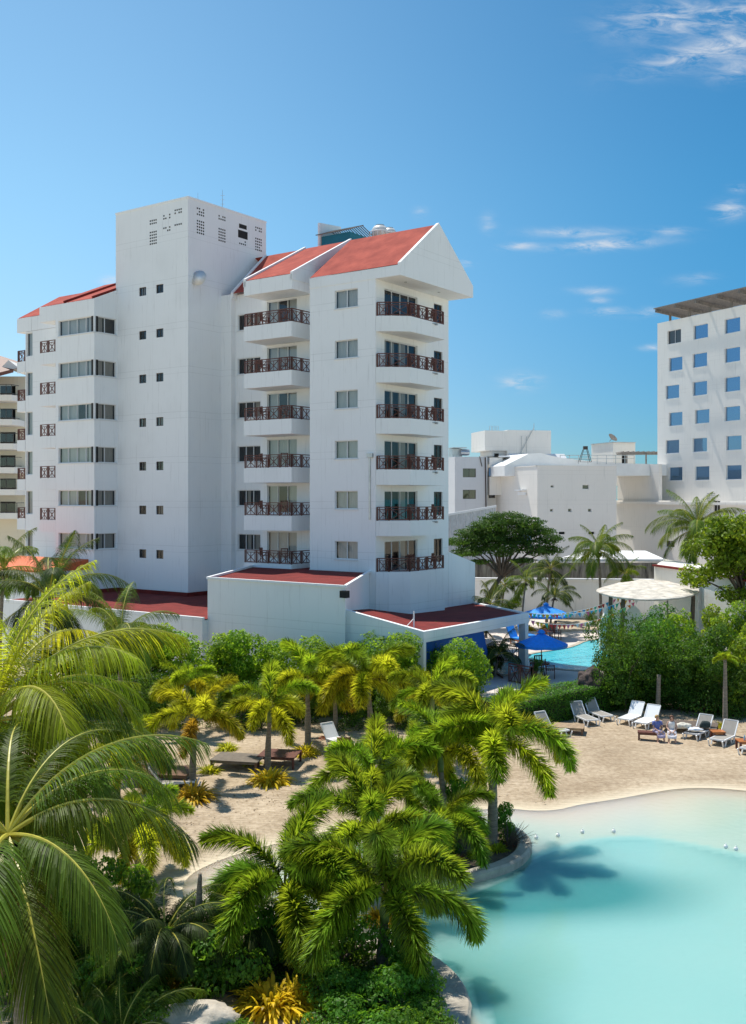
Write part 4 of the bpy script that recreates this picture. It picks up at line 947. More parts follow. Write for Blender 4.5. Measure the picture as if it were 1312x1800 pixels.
def boundary_walls():
    # stained wall band with white lower wall
    d = 82.0
    a = P(770,1018,84); b = P(1155,1018,82)
    m = MB(); m.prism([(a.x,a.y),(b.x,b.y),(b.x,b.y+.3),(a.x,a.y+.3)], .9, 3.95); 
    m.bar((a.x,a.y-.02,4.0),(b.x,b.y-.02,4.0),.4,.12)
    for k in range(9):
        x = a.x+(b.x-a.x)*k/8; m.bar((x,a.y-.1,.9),(x,a.y-.1,3.9),.25)
    m.build('garden_wall', M_white, None, 'long white garden wall behind the swimming pool and small palms', 'wall')
    m = MB(); m.prism([(a.x,86),(b.x+2,86),(b.x+2,86.3),(a.x,86.3)], .9, 5.1)
    st = mat('black_stained_wall', (.30,.27,.22), .9, .7, 1.2, .2, stretch=(3,3,.5), col2=(.045,.04,.035)); m.build('stained_wall', st, None, 'mould-blackened wall above the white garden wall', 'wall')
    m = MB(); m.add([(a.x+10,86.8,5.35),(b.x+2,86.8,5.35),(b.x+2,93,5.75),(a.x+14,93,5.75),(a.x+6,86.8,5.2),(b.x+2,86.8,5.2)], [(0,1,2,3),(4,5,1,0)])
    m.build('low_white_roof', mat('white_membrane', (.80,.80,.80), .7, .05), None, 'long flat bright white roof behind the coconut palm', 'roof')
    # white wall with red coping
    a = P(1150,995,72.8); b = P(1245,1008,65.7); c = P(1320,1018,61)
    r = empty('service_building', (a.x,a.y,0), 0, 'low cream service building with a red coping right behind the stage canopy', 'building')
    ax = Vector((0,0,0)); bx_ = Vector((b.x-a.x,b.y-a.y,0)); cx_ = Vector((c.x-a.x,c.y-a.y,0))
    m = MB(); m.prism([(0,0),(bx_.x,bx_.y),(cx_.x,cx_.y),(cx_.x+3,cx_.y+8),(3,8)], .9, [5.7,5.7,5.5,5.5,5.7]); m.build('wall', M_cream, r)
    m = MB(); m.bar((0,-.05,5.76),(bx_.x,bx_.y-.05,5.76),.35,.12); m.bar((bx_.x,bx_.y-.05,5.7),(cx_.x,cx_.y-.05,5.6),.35,.1); m.build('coping', M_roofd, r)
    m = MB(); t = .86; q = bx_*t; m.bar((q.x,q.y-.1,.9),(q.x,q.y-.1,5.6),.22); m.build('pilaster', M_frame, r)
boundary_walls()
def stage_canopy():
    pts = [(1046,1037),(1065,1031),(1095,1024),(1130,1020),(1160,1021),(1195,1026),(1222,1030),(1232,1040),(1210,1049),(1165,1054),(1120,1053),(1085,1049),(1058,1043)]
    c = G(1140,1036,4.7); r = empty('stage_canopy', (c.x,c.y,0), 0, 'flat rough white stone-like canopy over the small stage, above the bunting', 'canopy')
    rim = []
    for px, py in pts:
        p = G(px,py,4.7); rim.append(Vector((p.x-c.x,p.y-c.y)))
    rim = smooth_poly(rim, 2); n = len(rim); m = MB(); vs = []; rings = [(.97,-.12),(1.02,-.04),(1.0,.03),(.9,.08),(.75,.14),(.5,.20),(.25,.23),(.0,.24)]
    for k,(s,z) in enumerate(rings):
        for i,p in enumerate(rim):
            w = mnoise.noise(Vector((p.x*s*1.4,p.y*s*.7,k*.4)))*.16
            vs.append((p.x*s,p.y*s,4.7+z+w*(1 if k>2 else .12)))
    fs = [(k*n+i,k*n+(i+1)%n,(k+1)*n+(i+1)%n,(k+1)*n+i) for k in range(len(rings)-1) for i in range(n)]+[tuple(range(n-1,-1,-1))]
    m.add(vs, fs); m.build('roof', mat('rough_white_plaster', (.55,.51,.44), .9, .35, 1.8, 1.0, 4), r, smooth=True)
    for px in (1070,1092,1215): 
        p = G(px,1040,4.7); q = MB(); q.tube([(p.x-c.x,p.y-c.y,DZ),(p.x-c.x+.15,p.y-c.y,4.6)], [.16,.12], 10); q.build('post', M_bark, r)
    w = MB(); p = G(1110,1046,4.7); q = G(1200,1046,4.7); x0, x1, y = p.x-c.x-1.2, q.x-c.x, p.y-c.y+3
    arch = [(x0,DZ),(x1,DZ),(x1,4.4)]
    for k in range(13):
        t = k/12; arch.append((x1+(x0-x1)*t, 2.6+1.2*abs(math.sin(t*math.pi*3))))
    n = len(arch); w.add([(x,y,z) for x,z in arch]+[(x,y+.3,z) for x,z in arch], [tuple(range(n)),tuple(range(2*n-1,n-1,-1))]+[(i,(i+1)%n,(i+1)%n+n,i+n) for i in range(n)])
    w.build('scalloped_wall', M_cream, r)
stage_canopy()
def far_left():
    phi = 30.0; d0 = 96.0
    r = empty('cream_apartment_building', (P(-30,900,d0).x,d0,0), 0, 'cream apartment building with stacked concrete balconies at the left edge', 'building')
    X = lambda px, d=d0: (px-CX)/F*d-r.location.x; Z = lambda py, d=d0: H-(py-HY)*d/F
    w = MB(); wall(w, (X(-60),3.0), (1,0), (0,-1), X(26)-X(-60), 0, Z(655), [(X(-20)-X(-60), X(8)-X(-60), Z(700+42*k), Z(672+42*k)) for k in range(6)], inner=1.0)
    wall(w, (X(26),3.0), (0,1), (1,0), 6, 0, Z(655)); w.poly([(X(-60),3,Z(655)),(X(26),3,Z(655)),(X(26),9,Z(655)),(X(-60),9,Z(655))])
    w.build('wall', [M_beige,M_dark], r)
    # right hand part beyond
    w = MB(); w.box(X(10),X(60),8,14,0,Z(640,106)); w.build('wall', M_farwhite, r)
    for k, (py, x1) in enumerate(((693,24),(736,25),(779,27),(821,29),(860,31),(902,33))):
        s = MB(); s.prism([(X(-60),.4),(X(x1-6),.4),(X(x1),1.6),(X(x1),3.0),(X(-60),3.0)], Z(py)-.55, Z(py)); sl = s.build('balcony', M_farwhite, r)
        q = MB(); h = .95
        for z in (h,.12): q.bar((X(-60),.45,Z(py)+z),(X(x1-6),.45,Z(py)+z),.05); q.bar((X(x1-6),.45,Z(py)+z),(X(x1)-.05,1.6,Z(py)+z),.05)
        for xx in (-40,-20,-4,8,x1-6): q.bar((X(xx),.45,Z(py)),(X(xx),.45,Z(py)+h),.05)
        q.build('railing', M_bronze, sl)
        g = MB(); g.poly([(X(-60),.47,Z(py)+.12),(X(x1-6),.47,Z(py)+.12),(X(x1-6),.47,Z(py)+.9),(X(-60),.47,Z(py)+.9)]); g.build('glass_panel', M_glass, sl)
    rf = MB(); rf.add([(X(-70),-1.0,Z(676)),(X(28),-.6,Z(650)),(X(18),6,Z(628)),(X(-70),7,Z(600)),(X(-70),-1.0,Z(684)),(X(28),-.6,Z(656))], [(0,1,2,3),(4,5,1,0)])
    rf.build('tiled_roof', M_wood, r)
    gb = MB(); gb.add([(X(-10),2,Z(640)),(X(28),2,Z(648)),(X(2),2,Z(628)),(X(-10),8,Z(640)),(X(28),8,Z(648)),(X(2),8,Z(628))],[(0,1,2),(5,4,3),(1,4,5,2),(0,2,5,3)]); gb.build('gable_wall', M_farwhite, r)
    # lower green mansard house seen between balcony and hotel
    d1 = 100.0
    r2 = empty('green_roofed_house', (P(30,900,d1).x,d1,0), 0, 'house with a sloping green roof and white gabled dormers at the left edge', 'building')
    X = lambda px: (px-CX)/F*d1-r2.location.x; Z = lambda py: H-(py-HY)*d1/F
    w = MB(); w.box(X(-20),X(60),2.6,10,0,Z(898)); w.build('wall', M_beige, r2)
    q = MB(); q.add([(X(-20),1.8,Z(905)),(X(60),1.8,Z(905)),(X(60),7,Z(818)),(X(-20),7,Z(818))],[(0,1,2,3)]); q.build('roof', mat('green_shingle', (.10,.15,.11), .8, .3, 5), r2)
    for px, py in ((28,822),(33,862)):
        y = 1.4 if py > 850 else 3.4
        q = MB(); a = (X(px-13),Z(py+16)); b = (X(px+13),Z(py+16)); c = (X(px),Z(py))
        q.bar((a[0],y,a[1]),(c[0],y,c[1]),.5,.28); q.bar((c[0],y,c[1]),(b[0],y,b[1]),.5,.28); q.bar((a[0],y+.1,a[1]),(b[0],y+.1,b[1]),.2,.12)
        q.add([(a[0],y+.1,a[1]),(b[0],y+.1,b[1]),(c[0],y+.1,c[1]),(a[0],y+2,a[1]),(b[0],y+2,b[1]),(c[0],y+2,c[1])],[(0,1,2),(0,2,5,3),(1,4,5,2)])
        q.build('dormer', M_farwhite, r2)
far_left()
# ---------------------------------------------------------------- plants
def leaflet(mb, p, d, up, L, w, droop, seg=2, mi=0, tint=1.0):
    """one narrow tapering leaf blade starting at p, heading d, sagging by droop"""
    side = d.cross(up)
    if side.length < 1e-4: side = Vector((1,0,0))
    side.normalize(); vs = []
    for s in range(seg):
        t = s/seg; c = p + d*(L*t) + Vector((0,0,-droop*L*t*t)); ww = w*(.55+.9*t if t < .4 else 1.0-.5*(t-.4))*.5
        vs += [c-side*ww, c+side*ww]
    vs.append(p + d*L + Vector((0,0,-droop*L)))
    fs = [(2*s,2*s+1,2*s+3,2*s+2) for s in range(seg-1)]+[(2*(seg-1),2*seg-1,2*seg)]
    mb.add(vs, fs, mi, tint)
def rachis_path(L, e0, curl, n=14, side=0.0):
    """frond midrib in the xz plane: starts at elevation e0 (deg) and bends down by curl (deg) in all"""
    pts = [Vector((0,0,0))]; ds = []
    for i in range(n):
        t = (i+.5)/n; e = R(e0 - curl*(t**1.25)); y = side*t*t
        d = Vector((math.cos(e), y*.5, math.sin(e))).normalized(); pts.append(pts[-1]+d*(L/n)); ds.append(d)
    ds.append(ds[-1]); return pts, ds
def foxtail_frond(seed, e0, curl, L=2.3, n=74, per=6, lw=.030, leaf=.50):
    """bottle-brush frond: leaflets spring from all round the midrib"""
    r = random.Random(seed); mb = MB(); pts, ds = rachis_path(L, e0, curl, side=r.uniform(-.6,.6))
    mb.tube(pts[::2]+[pts[-1]] if len(pts)%2 == 0 else pts[::2], [.028-.024*i/7.5 for i in range(len(pts[::2]) + (1 if len(pts)%2 == 0 else 0))], 5, mi=1)
    m = len(pts)-1
    for i in range(n):
        t = .13+.87*(i/(n-1)); x = t*m; k = min(int(x), m-1); p = pts[k].lerp(pts[k+1], x-k); d = ds[k]
        X = d.cross(Vector((0,1,0))).normalized(); Y = d.cross(X)
        prof = min(1.0, .62+1.6*(t-.13)) * (1-.50*max(0,(t-.72)/.28)**1.6)
        for q in range(per):
            a = r.uniform(0, 2*math.pi); rad = X*math.cos(a)+Y*math.sin(a)
            fw = .42+.35*t+r.uniform(-.15,.2)
            dd = (rad+d*fw).normalized()
            leaflet(mb, p, dd, d, leaf*prof*r.uniform(.8,1.12), lw*r.uniform(.8,1.3), r.uniform(.05,.30), 2, 0, r.uniform(.2,1.7))
    return mb
def coco_frond(seed, e0, curl, L=4.2, n=92, leaf=.98, lw=.026, seg=5, v=.25):
    r = random.Random(seed); mb = MB(); pts, ds = rachis_path(L, e0, curl, n=18, side=r.uniform(-.8,.8))
    mb.tube(pts, [.045*(1-i/18.6)+.003 for i in range(len(pts))], 6, mi=1)
    m = len(pts)-1
    for i in range(n):
        t = .16+.84*(i/(n-1)); x = t*m; k = min(int(x), m-1); p = pts[k].lerp(pts[k+1], x-k); d = ds[k]
        S_ = Vector((-d.y, d.x, 0)).normalized(); U = S_.cross(d).normalized()*-1
        if U.z < 0: U = -U
        prof = (math.sin(math.pi*min(1,(t-.10)/.9*.93+.07))**.55)
        for sg in (-1,1):
            dd = (S_*sg*(1-.45*t) + d*(.45+.75*t) + U*(v+r.uniform(-.08,.08))).normalized()
            leaflet(mb, p, dd, U, leaf*prof*r.uniform(.85,1.08), lw*r.uniform(.8,1.15), r.uniform(.55,1.25), seg, 0, r.uniform(.45,1.5))
    return mb
def trunk_mb(h, r0, r1, lean=(0,0), bulge=0.0, rings=True):
    mb = MB(); n = max(6, int(h/.12)) if rings else 8; pts = []; rr = []
    for i in range(n+1):
        t = i/n; pts.append((lean[0]*t*t, lean[1]*t*t, h*t)); rad = r0+(r1-r0)*t + bulge*math.sin(math.pi*min(1,t*1.2))
        if t < .12: rad *= 1.25-.25*t/.12
        rr.append(rad*(1.0+(.05 if rings and i%2 else 0)))
    mb.tube(pts, rr, 10); return mb
FOX = {}
def fox_meshes(tag_, lf, per, n):
    L = []
    for i,(e0,curl,Ls) in enumerate(((78,70,1.0),(60,95,1.05),(42,105,1.05),(22,95,1.0),(2,75,.95),(68,88,1.0),(35,118,1.1))):
        L.append(foxtail_frond(11*i+5, e0, curl, 2.3*Ls, n=n, per=per, lw=.034).mesh('frond_'+tag_+str(i), [lf, M_rachis]))
    return L
FOXM = {'green': fox_meshes('green', LF_fox, 11, 88), 'lime': fox_meshes('lime', LF_lime, 10, 84), 'yellow': fox_meshes('yellow', LF_foxy, 10, 82), 'orange': fox_meshes('orange', LF_foxo, 8, 70)}
GR_FOX = 'foxtail palms of the lagoon garden'
def foxtail(px, py, d, label, sc=1.0, rot=0, nf=11, kinds=('green',)*5, base=0.0, lean=None, spear=True, gnd=None):
    """px, py, d: where the crown springs from; the trunk goes down to the ground"""
    c = P(px, py, d); rnd = random.Random(int(px*7+py))
    ln = lean or (rnd.uniform(-.15,.15), rnd.uniform(-.1,.1))
    h = c.z-base-.55*sc
    t = empty('foxtail_palm', (c.x-ln[0], c.y-ln[1], base), 0, label, 'palm', GR_FOX)
    trunk_mb(h, .13*sc, .085*sc, ln, .02).build('trunk', M_trunk, t, smooth=True)
    s = MB(); s.tube([(ln[0],ln[1],h-.02),(ln[0],ln[1],h+.2),(ln[0],ln[1],h+.62*sc)], [.10*sc,.11*sc,.05*sc], 10); s.build('crownshaft', M_shaft, t, smooth=True)
    top = Vector((ln[0], ln[1], h+.55*sc))
    order = [0,5,1,1,2,6,2,3,6,3,4,4,4]
    for i in range(nf):
        k = order[int(i*len(order)/nf)]; kind = kinds[min(len(kinds)-1, int(i/nf*len(kinds)))]
        az = R(rot)+i*2.39996+rnd.uniform(-.2,.2)
        put('frond', FOXM[kind][k], t, top, (rnd.uniform(-.12,.12), rnd.uniform(-.1,.1), az), sc*rnd.uniform(.92,1.08))
    if spear:
        s = MB(); s.tube([top, top+Vector((rnd.uniform(-.06,.06),rnd.uniform(-.06,.06),1.35*sc))], [.022*sc,.005], 6); s.build('spear_leaf', M_shaft, t)
    return t
Y3 = ('yellow','yellow','yellow','orange'); Y1 = ('lime','yellow','yellow'); GY = ('lime','lime','yellow'); G1 = ('green',)
def fox_from_ground(px, pyc, pybase, label, **k):
    d = H*F/(pybase-HY); return foxtail(px, pyc, d, label, **k)
# the row in the middle of the garden
fox_from_ground(343, 1262, 1386, 'golden foxtail palm rising from the leftmost yellow plant ring on the sand', sc=.92, rot=20, kinds=Y3, nf=9)
fox_from_ground(474, 1246, 1357, 'foxtail palm rising from the middle yellow plant ring, in front of the brown daybeds', sc=.88, rot=75, kinds=Y1, nf=9)
fox_from_ground(541, 1196, 1316, 'tall foxtail palm rising from the yellow plant ring beside the white lounger', sc=.98, rot=130, kinds=GY, nf=9)
foxtail(648, 1196, 42.5, 'broad golden-tipped foxtail palm with a tall spear, right of the tallest garden palm', sc=1.05, rot=250, kinds=('lime','yellow','yellow','yellow'))
foxtail(588, 1205, 46.5, 'thin foxtail palm behind the reddish bush and small orange table', sc=.78, rot=10, kinds=Y3)
foxtail(330, 1205, 45.5, 'small foxtail palm half hidden behind the leftmost garden palm', sc=.75, rot=200, kinds=Y1)
foxtail(425, 1240, 47, 'young foxtail palm in the shade of the hedge behind the daybeds', sc=.6, rot=100, kinds=G1, nf=8)
foxtail(760, 1222, 40.5, 'foxtail palm at the hedge end, left of the pavilion steps', sc=.88, rot=60, kinds=GY)
# island and cluster
fox_from_ground(868, 1300, 1486, 'tall foxtail palm at the tip of the stone-curbed island, arching over the beach', sc=1.14, rot=15, kinds=GY, nf=12)
foxtail(775, 1325, 31.5, 'foxtail palm behind the island tip palm, leaning left', sc=.95, rot=190, kinds=GY, nf=9)
foxtail(720, 1335, 33.5, 'foxtail palm at the back of the island group', sc=.92, rot=300, kinds=('lime',))
foxtail(655, 1365, 30.5, 'foxtail palm with bright fronds at the left of the island group', sc=.95, rot=80, kinds=('lime',), nf=9)
foxtail(655, 1455, 27.0, 'dense green foxtail palm in the centre of the island group', sc=1.0, rot=140, kinds=('green','lime'), nf=10)
foxtail(772, 1450, 28.5, 'shaded green foxtail palm in front of the island tip palm', sc=.85, rot=215, kinds=G1, nf=9)
foxtail(676, 1572, 22.4, 'largest nearest foxtail palm with heavy drooping fronds beside the lagoon edge', sc=1.06, rot=262, kinds=G1, nf=11)
foxtail(500, 1560, 23.2, 'near foxtail palm rising above the big golden plant by the path', sc=1.0, rot=40, kinds=('green',), nf=10)
foxtail(238, 1470, 28.5, 'low bushy golden foxtail palm behind the big coconut fronds', sc=.78, rot=330, kinds=Y1, nf=12)
foxtail(210, 1330, 36, 'golden foxtail palm showing between the coconut fronds and the hedge', sc=.8, rot=30, kinds=Y3)

# coconut palms
COCO = [coco_frond(31+i, e0, curl, L=4.2*ls, n=136, seg=4).mesh('frond_coco'+str(i), [LF_coco, M_rachis]) for i,(e0,curl,ls) in enumerate(((78,55,.95),(58,80,1.0),(38,90,1.0),(15,80,1.0),(-12,60,.9),(48,110,1.05)))]
COCOY = []
for me in COCO:
    m2 = me.copy(); m2.materials[0] = LF_cocoy; COCOY.append(m2)
DRYF = COCO[4].copy(); DRYF.materials[0] = LF_dry
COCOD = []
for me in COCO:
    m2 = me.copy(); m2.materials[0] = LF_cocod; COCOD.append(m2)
def coconut(px, py, d, label, sc=1.0, rot=0, nf=16, base=0.0, dark=False, lean=(.3,0), fronds=None, nuts=True):
    c = P(px, py, d); rnd = random.Random(int(px*3+py)); h = c.z-base
    t = empty('coconut_palm', (c.x-lean[0], c.y-lean[1], base), 0, label, 'palm', 'coconut palms')
    trunk_mb(h, .17*sc, .11*sc, lean).build('trunk', M_trunk, t, smooth=True)
    top = Vector((lean[0],lean[1],h)); order = [0,0,1,1,5,2,1,2,5,3,2,3,3,4,4,4]
    if fronds is None: fronds = [(order[int(i*len(order)/nf)], math.degrees(R(rot)+i*2.39996+rnd.uniform(-.2,.2)), rnd.uniform(.88,1.08), rnd.uniform(-20,20)) for i in range(nf)]
    for k, az, s, rl in fronds:
        put('frond', (COCOD if dark is True else COCOY if dark == 'y' and k in (0,1,5) else COCO)[k], t, top, (R(rl)*.5, 0, R(az)), sc*s)
    q = MB()
    for i in range(10):
        a = i*.63; leaflet(q, top+Vector((0,0,-.1)), Vector((math.cos(a)*.8,math.sin(a)*.8,-.3)).normalized(), Vector((0,0,1)), .7*sc, .16*sc, .4, 4, 0, 1)
    q.build('dry_leaf_base', LF_dry, t)
    if d < 26:
        for k,(az,e) in enumerate(((-70,0),(-25,0),(-115,0),(10,0))): put('dry_frond', DRYF, t, top+Vector((0,0,-.12)), (0,R(28),R(az)), sc*.62)
    if nuts:
        q = MB(); 
        for i in range(7):
            a = i*1.1+1; q.tube([(top.x+.2*math.cos(a), top.y+.2*math.sin(a), top.z-.42+.1*(i%3)+z) for z in (-.13,-.08,0,.08,.13)], [.02,.09,.12,.09,.02], 8)
        q.build('coconut', mat('green_coconut_husk'+str(int(px)), (.16,.17,.04), .6, .2), t, smooth=True)
    return t
coconut(14, 1468, 16.6, 'big coconut palm in the left foreground with long arching fronds across the sand', sc=.80, lean=(-.3,.1), nuts=False,
        fronds=[(2,-6,1.02,-10),(5,38,1.0,8),(1,12,1.12,-14),(3,-38,.95,0),(4,-62,1.05,10),(4,-95,1.1,-5),(3,-80,1.1,6),(3,-120,1.0,0),(1,70,.95,0),(1,110,1.0,0),(2,150,1.0,0),(3,180,1.0,0),(1,200,.9,0),(2,240,1.0,0),(3,62,.9,0),(4,20,.75,0),(2,85,1.0,0),(4,-20,.8,0)])
coconut(-12, 1268, 20.5, 'tall coconut palm at the left edge, its upright fronds glowing yellow in the sun', dark='y', sc=.92, lean=(.2,.1), nuts=False,
        fronds=[(0,0,1.0,0),(0,60,1.1,0),(0,-70,1.0,0),(1,-15,1.05,0),(1,25,1.15,10),(1,75,1.0,0),(2,-5,.8,0),(2,45,1.0,0),(5,5,.85,12),(5,-45,1.0,0),(3,15,.8,0),(3,-30,.9,0),(2,-90,1.0,0),(3,-70,1.0,0),(4,0,1.0,0),(4,-50,1.0,0),(1,130,1.0,0),(2,180,1.0,0),(2,230,1.0,0)])
coconut(70, 1330, 24.0, 'coconut palm between the two tall left palms, mostly hidden in their fronds', sc=.8, rot=15, nf=17, nuts=False, lean=(.2,.2))
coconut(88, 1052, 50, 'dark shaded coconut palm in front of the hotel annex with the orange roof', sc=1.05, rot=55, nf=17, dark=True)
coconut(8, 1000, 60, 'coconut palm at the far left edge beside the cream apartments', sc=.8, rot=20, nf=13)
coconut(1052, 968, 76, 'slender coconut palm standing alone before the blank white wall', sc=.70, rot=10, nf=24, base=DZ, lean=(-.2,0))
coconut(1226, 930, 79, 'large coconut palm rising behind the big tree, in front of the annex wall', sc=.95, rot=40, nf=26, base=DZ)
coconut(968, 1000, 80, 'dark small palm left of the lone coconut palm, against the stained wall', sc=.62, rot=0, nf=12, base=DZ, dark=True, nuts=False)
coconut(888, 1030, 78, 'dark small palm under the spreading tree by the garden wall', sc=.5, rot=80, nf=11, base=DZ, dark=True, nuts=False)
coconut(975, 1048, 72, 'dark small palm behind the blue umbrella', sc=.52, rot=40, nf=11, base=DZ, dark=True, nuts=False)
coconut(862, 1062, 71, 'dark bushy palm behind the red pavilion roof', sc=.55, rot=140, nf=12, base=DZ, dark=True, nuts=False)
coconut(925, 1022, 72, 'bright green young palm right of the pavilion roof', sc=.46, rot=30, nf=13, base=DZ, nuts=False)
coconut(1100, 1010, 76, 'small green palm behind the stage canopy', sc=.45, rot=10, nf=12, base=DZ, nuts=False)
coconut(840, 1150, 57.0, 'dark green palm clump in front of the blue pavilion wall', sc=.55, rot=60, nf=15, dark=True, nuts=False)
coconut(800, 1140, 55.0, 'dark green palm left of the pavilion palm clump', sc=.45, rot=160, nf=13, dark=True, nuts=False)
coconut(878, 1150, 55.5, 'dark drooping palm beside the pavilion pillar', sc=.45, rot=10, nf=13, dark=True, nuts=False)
# royal palm with upright bright fronds
coconut(212, 1120, 41, 'upright bright green king palm before the hedge, with dark hanging fronds', sc=.66, rot=95, nf=15, nuts=False, lean=(0,0))
# small areca palms
def areca(px, pyb, label, sc=1.0, mats=0, nf=14, rot=0, name='areca_palm'):
    c = G(px, pyb); t = empty(name, c, 0, label, 'palm', 'low palms of the garden beds'); rnd = random.Random(int(px*5))
    for i in range(nf):
        k = (0,5,1,1,2,2,5,3,1,2)[i%10]; put('frond', (COCOD if mats else COCO)[k], t, (rnd.uniform(-.1,.1),rnd.uniform(-.1,.1),.1), (0,0,R(rot)+i*2.4), sc*.38*rnd.uniform(.8,1.15))
    s = MB()
    for i in range(5): s.tube([(rnd.uniform(-.1,.1),rnd.uniform(-.1,.1),0),(rnd.uniform(-.15,.15),rnd.uniform(-.15,.15),.5)], [.03,.02], 6)
    s.build('stem', M_shaft, t); return t
areca(150, 1790, 'bright green areca palm at the bottom left corner', 1.25, rot=30)
areca(95, 1700, 'areca palm under the big coconut palm on the left', 1.2, rot=80)
areca(215, 1850, 'low areca palm at the bottom edge, left of the pale boulder', 1.1, rot=120)
areca(245, 1720, 'yellowish areca palm between the coconut fronds and the dark bushes', .95, rot=200)
areca(620, 1745, 'small dark palm under the largest foxtail palm', .6, mats=1, rot=50)
areca(960, 1155, 'low palm tuft on the lawn beyond the pool deck', .01, rot=10) if False else None
def cycad(px, pyb, label, sc=1.0):
    c = G(px, pyb); t = empty('cycad', c, 0, label, 'cycad'); trunk_mb(.7*sc, .2*sc, .16*sc).build('trunk', M_bark, t)
    for i in range(18):
        put('frond', COCOD[(1,2,5)[i%3]], t, (0,0,.7*sc), (0,0,i*2.4), .33*sc)
cycad(290, 1725, 'dark cycad in deep shade left of the cut palm stump', 1.4)
cycad(445, 1690, 'cycad with stiff green fronds between the two near foxtail palms', 1.1)

# ---- leafy shrubs and trees
def leaf_cloud(mb, n, lobes, size, seed, lo=.62, tint=(.55,1.35), flat=False, mi=0, clump=.0):
    """n small leaves spread in the outer part of several lobes (cx,cy,cz,rx,ry,rz)"""
    r = random.Random(seed); vol = [l[3]*l[4]+l[4]*l[5]+l[3]*l[5] for l in lobes]; tot = sum(vol)
    for l, v in zip(lobes, vol):
        for _ in range(int(n*v/tot)):
            z = r.uniform(-1,1); a = r.uniform(0,2*math.pi); q = math.sqrt(1-z*z); d = Vector((q*math.cos(a), q*math.sin(a), z))
            nz = mnoise.noise(d*2.3+Vector((l[0],l[1],l[2]))*1.3)
            if nz < -.12 and r.random() < .85: continue
            rad = (lo+(1-lo)*r.random()**.6)*(1+.30*nz)
            c = Vector((l[0]+d.x*l[3]*rad, l[1]+d.y*l[4]*rad, l[2]+d.z*l[5]*rad))
            if c.z < .02: continue
            nr = (d+Vector((r.uniform(-1,1),r.uniform(-1,1),r.uniform(-.6,1.2)))*.75).normalized()
            t1 = nr.cross(Vector((r.uniform(-1,1),r.uniform(-1,1),r.uniform(-1,1)))); 
            if t1.length < .05: continue
            t1.normalize(); t2 = nr.cross(t1); s = size*r.uniform(.65,1.25)
            mb.add([c-t1*s*.5, c+t2*s*.27+nr*s*.05, c+t1*s*.5, c-t2*s*.27+nr*s*.05], [(0,1,2,3)], mi, r.uniform(*tint)*(1+.3*nz))
def branches(mb, h0, lobes, r0, seed, mi=0, base=(0,0,0)):
    r = random.Random(seed); b = Vector(base)
    for l in lobes:
        e = Vector((l[0],l[1],l[2])); m_ = Vector((e.x*.35,e.y*.35,h0+(e.z-h0)*.45))
        mb.tube([b+Vector((0,0,h0*.9)), m_+Vector((r.uniform(-.1,.1),r.uniform(-.1,.1),0)), e], [r0*.6, r0*.38, r0*.1], 6, mi)
        for _ in range(3):
            q = e+Vector((r.uniform(-1,1)*l[3]*.7, r.uniform(-1,1)*l[4]*.7, r.uniform(-.4,.6)*l[5])); mb.tube([m_.lerp(e,.5), q], [r0*.2, r0*.05], 5, mi)
def rand_lobes(seed, w, dp, h, n, zb=.15, rr=.38):
    r = random.Random(seed); L = []
    for i in range(n):
        s = r.uniform(.7,1.15)*rr
        x = r.uniform(-.5,.5)*w*(1-rr); y = r.uniform(-.5,.5)*dp*(1-rr); z = h*(zb+(.92-zb)*((i+.5)/n))
        L.append((x,y,z-s*h*.15, s*w*.75, s*dp*.75, s*h*.42))
    return L
def shrub_meshes(tag_, lf, n, w, dp, h, size, k=3, nl=9, **kw):
    out = []
    for i in range(k):
        lb = rand_lobes(100+i*7+len(tag_), w, dp, h, nl); mb = MB(); leaf_cloud(mb, n, lb, size, i+3, **kw)
        st = MB(); st.tube([(0,0,0),(0,0,h*.35)], [.07,.05], 7); branches(st, h*.3, lb[::2], .07, i)
        out.append((mb.mesh('foliage_'+tag_+str(i), lf), st.mesh('stem_'+tag_+str(i), M_bark)))
    return out
def shrub(name, meshes, i, loc, label, cat, group=None, rz=0.0, sc=(1,1,1)):
    t = empty(name, loc, rz, label, cat, group); t.scale = sc
    put('foliage', meshes[i%len(meshes)][0], t); put('stem', meshes[i%len(meshes)][1], t); return t
SH_H = shrub_meshes('hedge', LF_hedge, 12500, 3.0, 2.4, 4.0, .15, 3, 12)
SH_D = shrub_meshes('dark', LF_dark, 11000, 3.4, 3.2, 4.8, .15, 3, 13)
SH_L = shrub_meshes('low', LF_mid, 4200, 1.5, 1.3, 1.0, .085, 3, 8)
rh = random.Random(21)
# tall bright hedge below the hotel podium
xs_h = [120,165,205,235,262,318,372,425,478,530,582,632,680,726,768,808]
for i, px in enumerate(xs_h):
    d = 51.0-1.2*(i/15)+rh.uniform(-.5,.5); top = {0:1120,1:1112,2:1106}.get(i, 1100+rh.uniform(-4,12)+(14 if 8<=i<=10 else 0))
    if i >= 11: top += 10
    p = P(px, 1250, d); p.z = 0; hh = P(px, top, d).z/4.0
    shrub('hedge_shrub', SH_H, i, p, 'bright green leafy shrub grown into the tall hedge below the white podium', 'shrub', 'shrubs of the tall hedge below the podium', rh.uniform(0,6), (1.2,1.0,hh))
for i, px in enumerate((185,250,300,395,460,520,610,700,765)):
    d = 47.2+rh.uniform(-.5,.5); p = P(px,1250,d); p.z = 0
    shrub('shade_shrub', SH_D, i, p, 'dark shaded shrub at the foot of the tall hedge behind the garden palms', 'shrub', 'dark shrubs at the hedge foot', rh.uniform(0,6), (.62,.6,.50+rh.uniform(-.05,.06)))
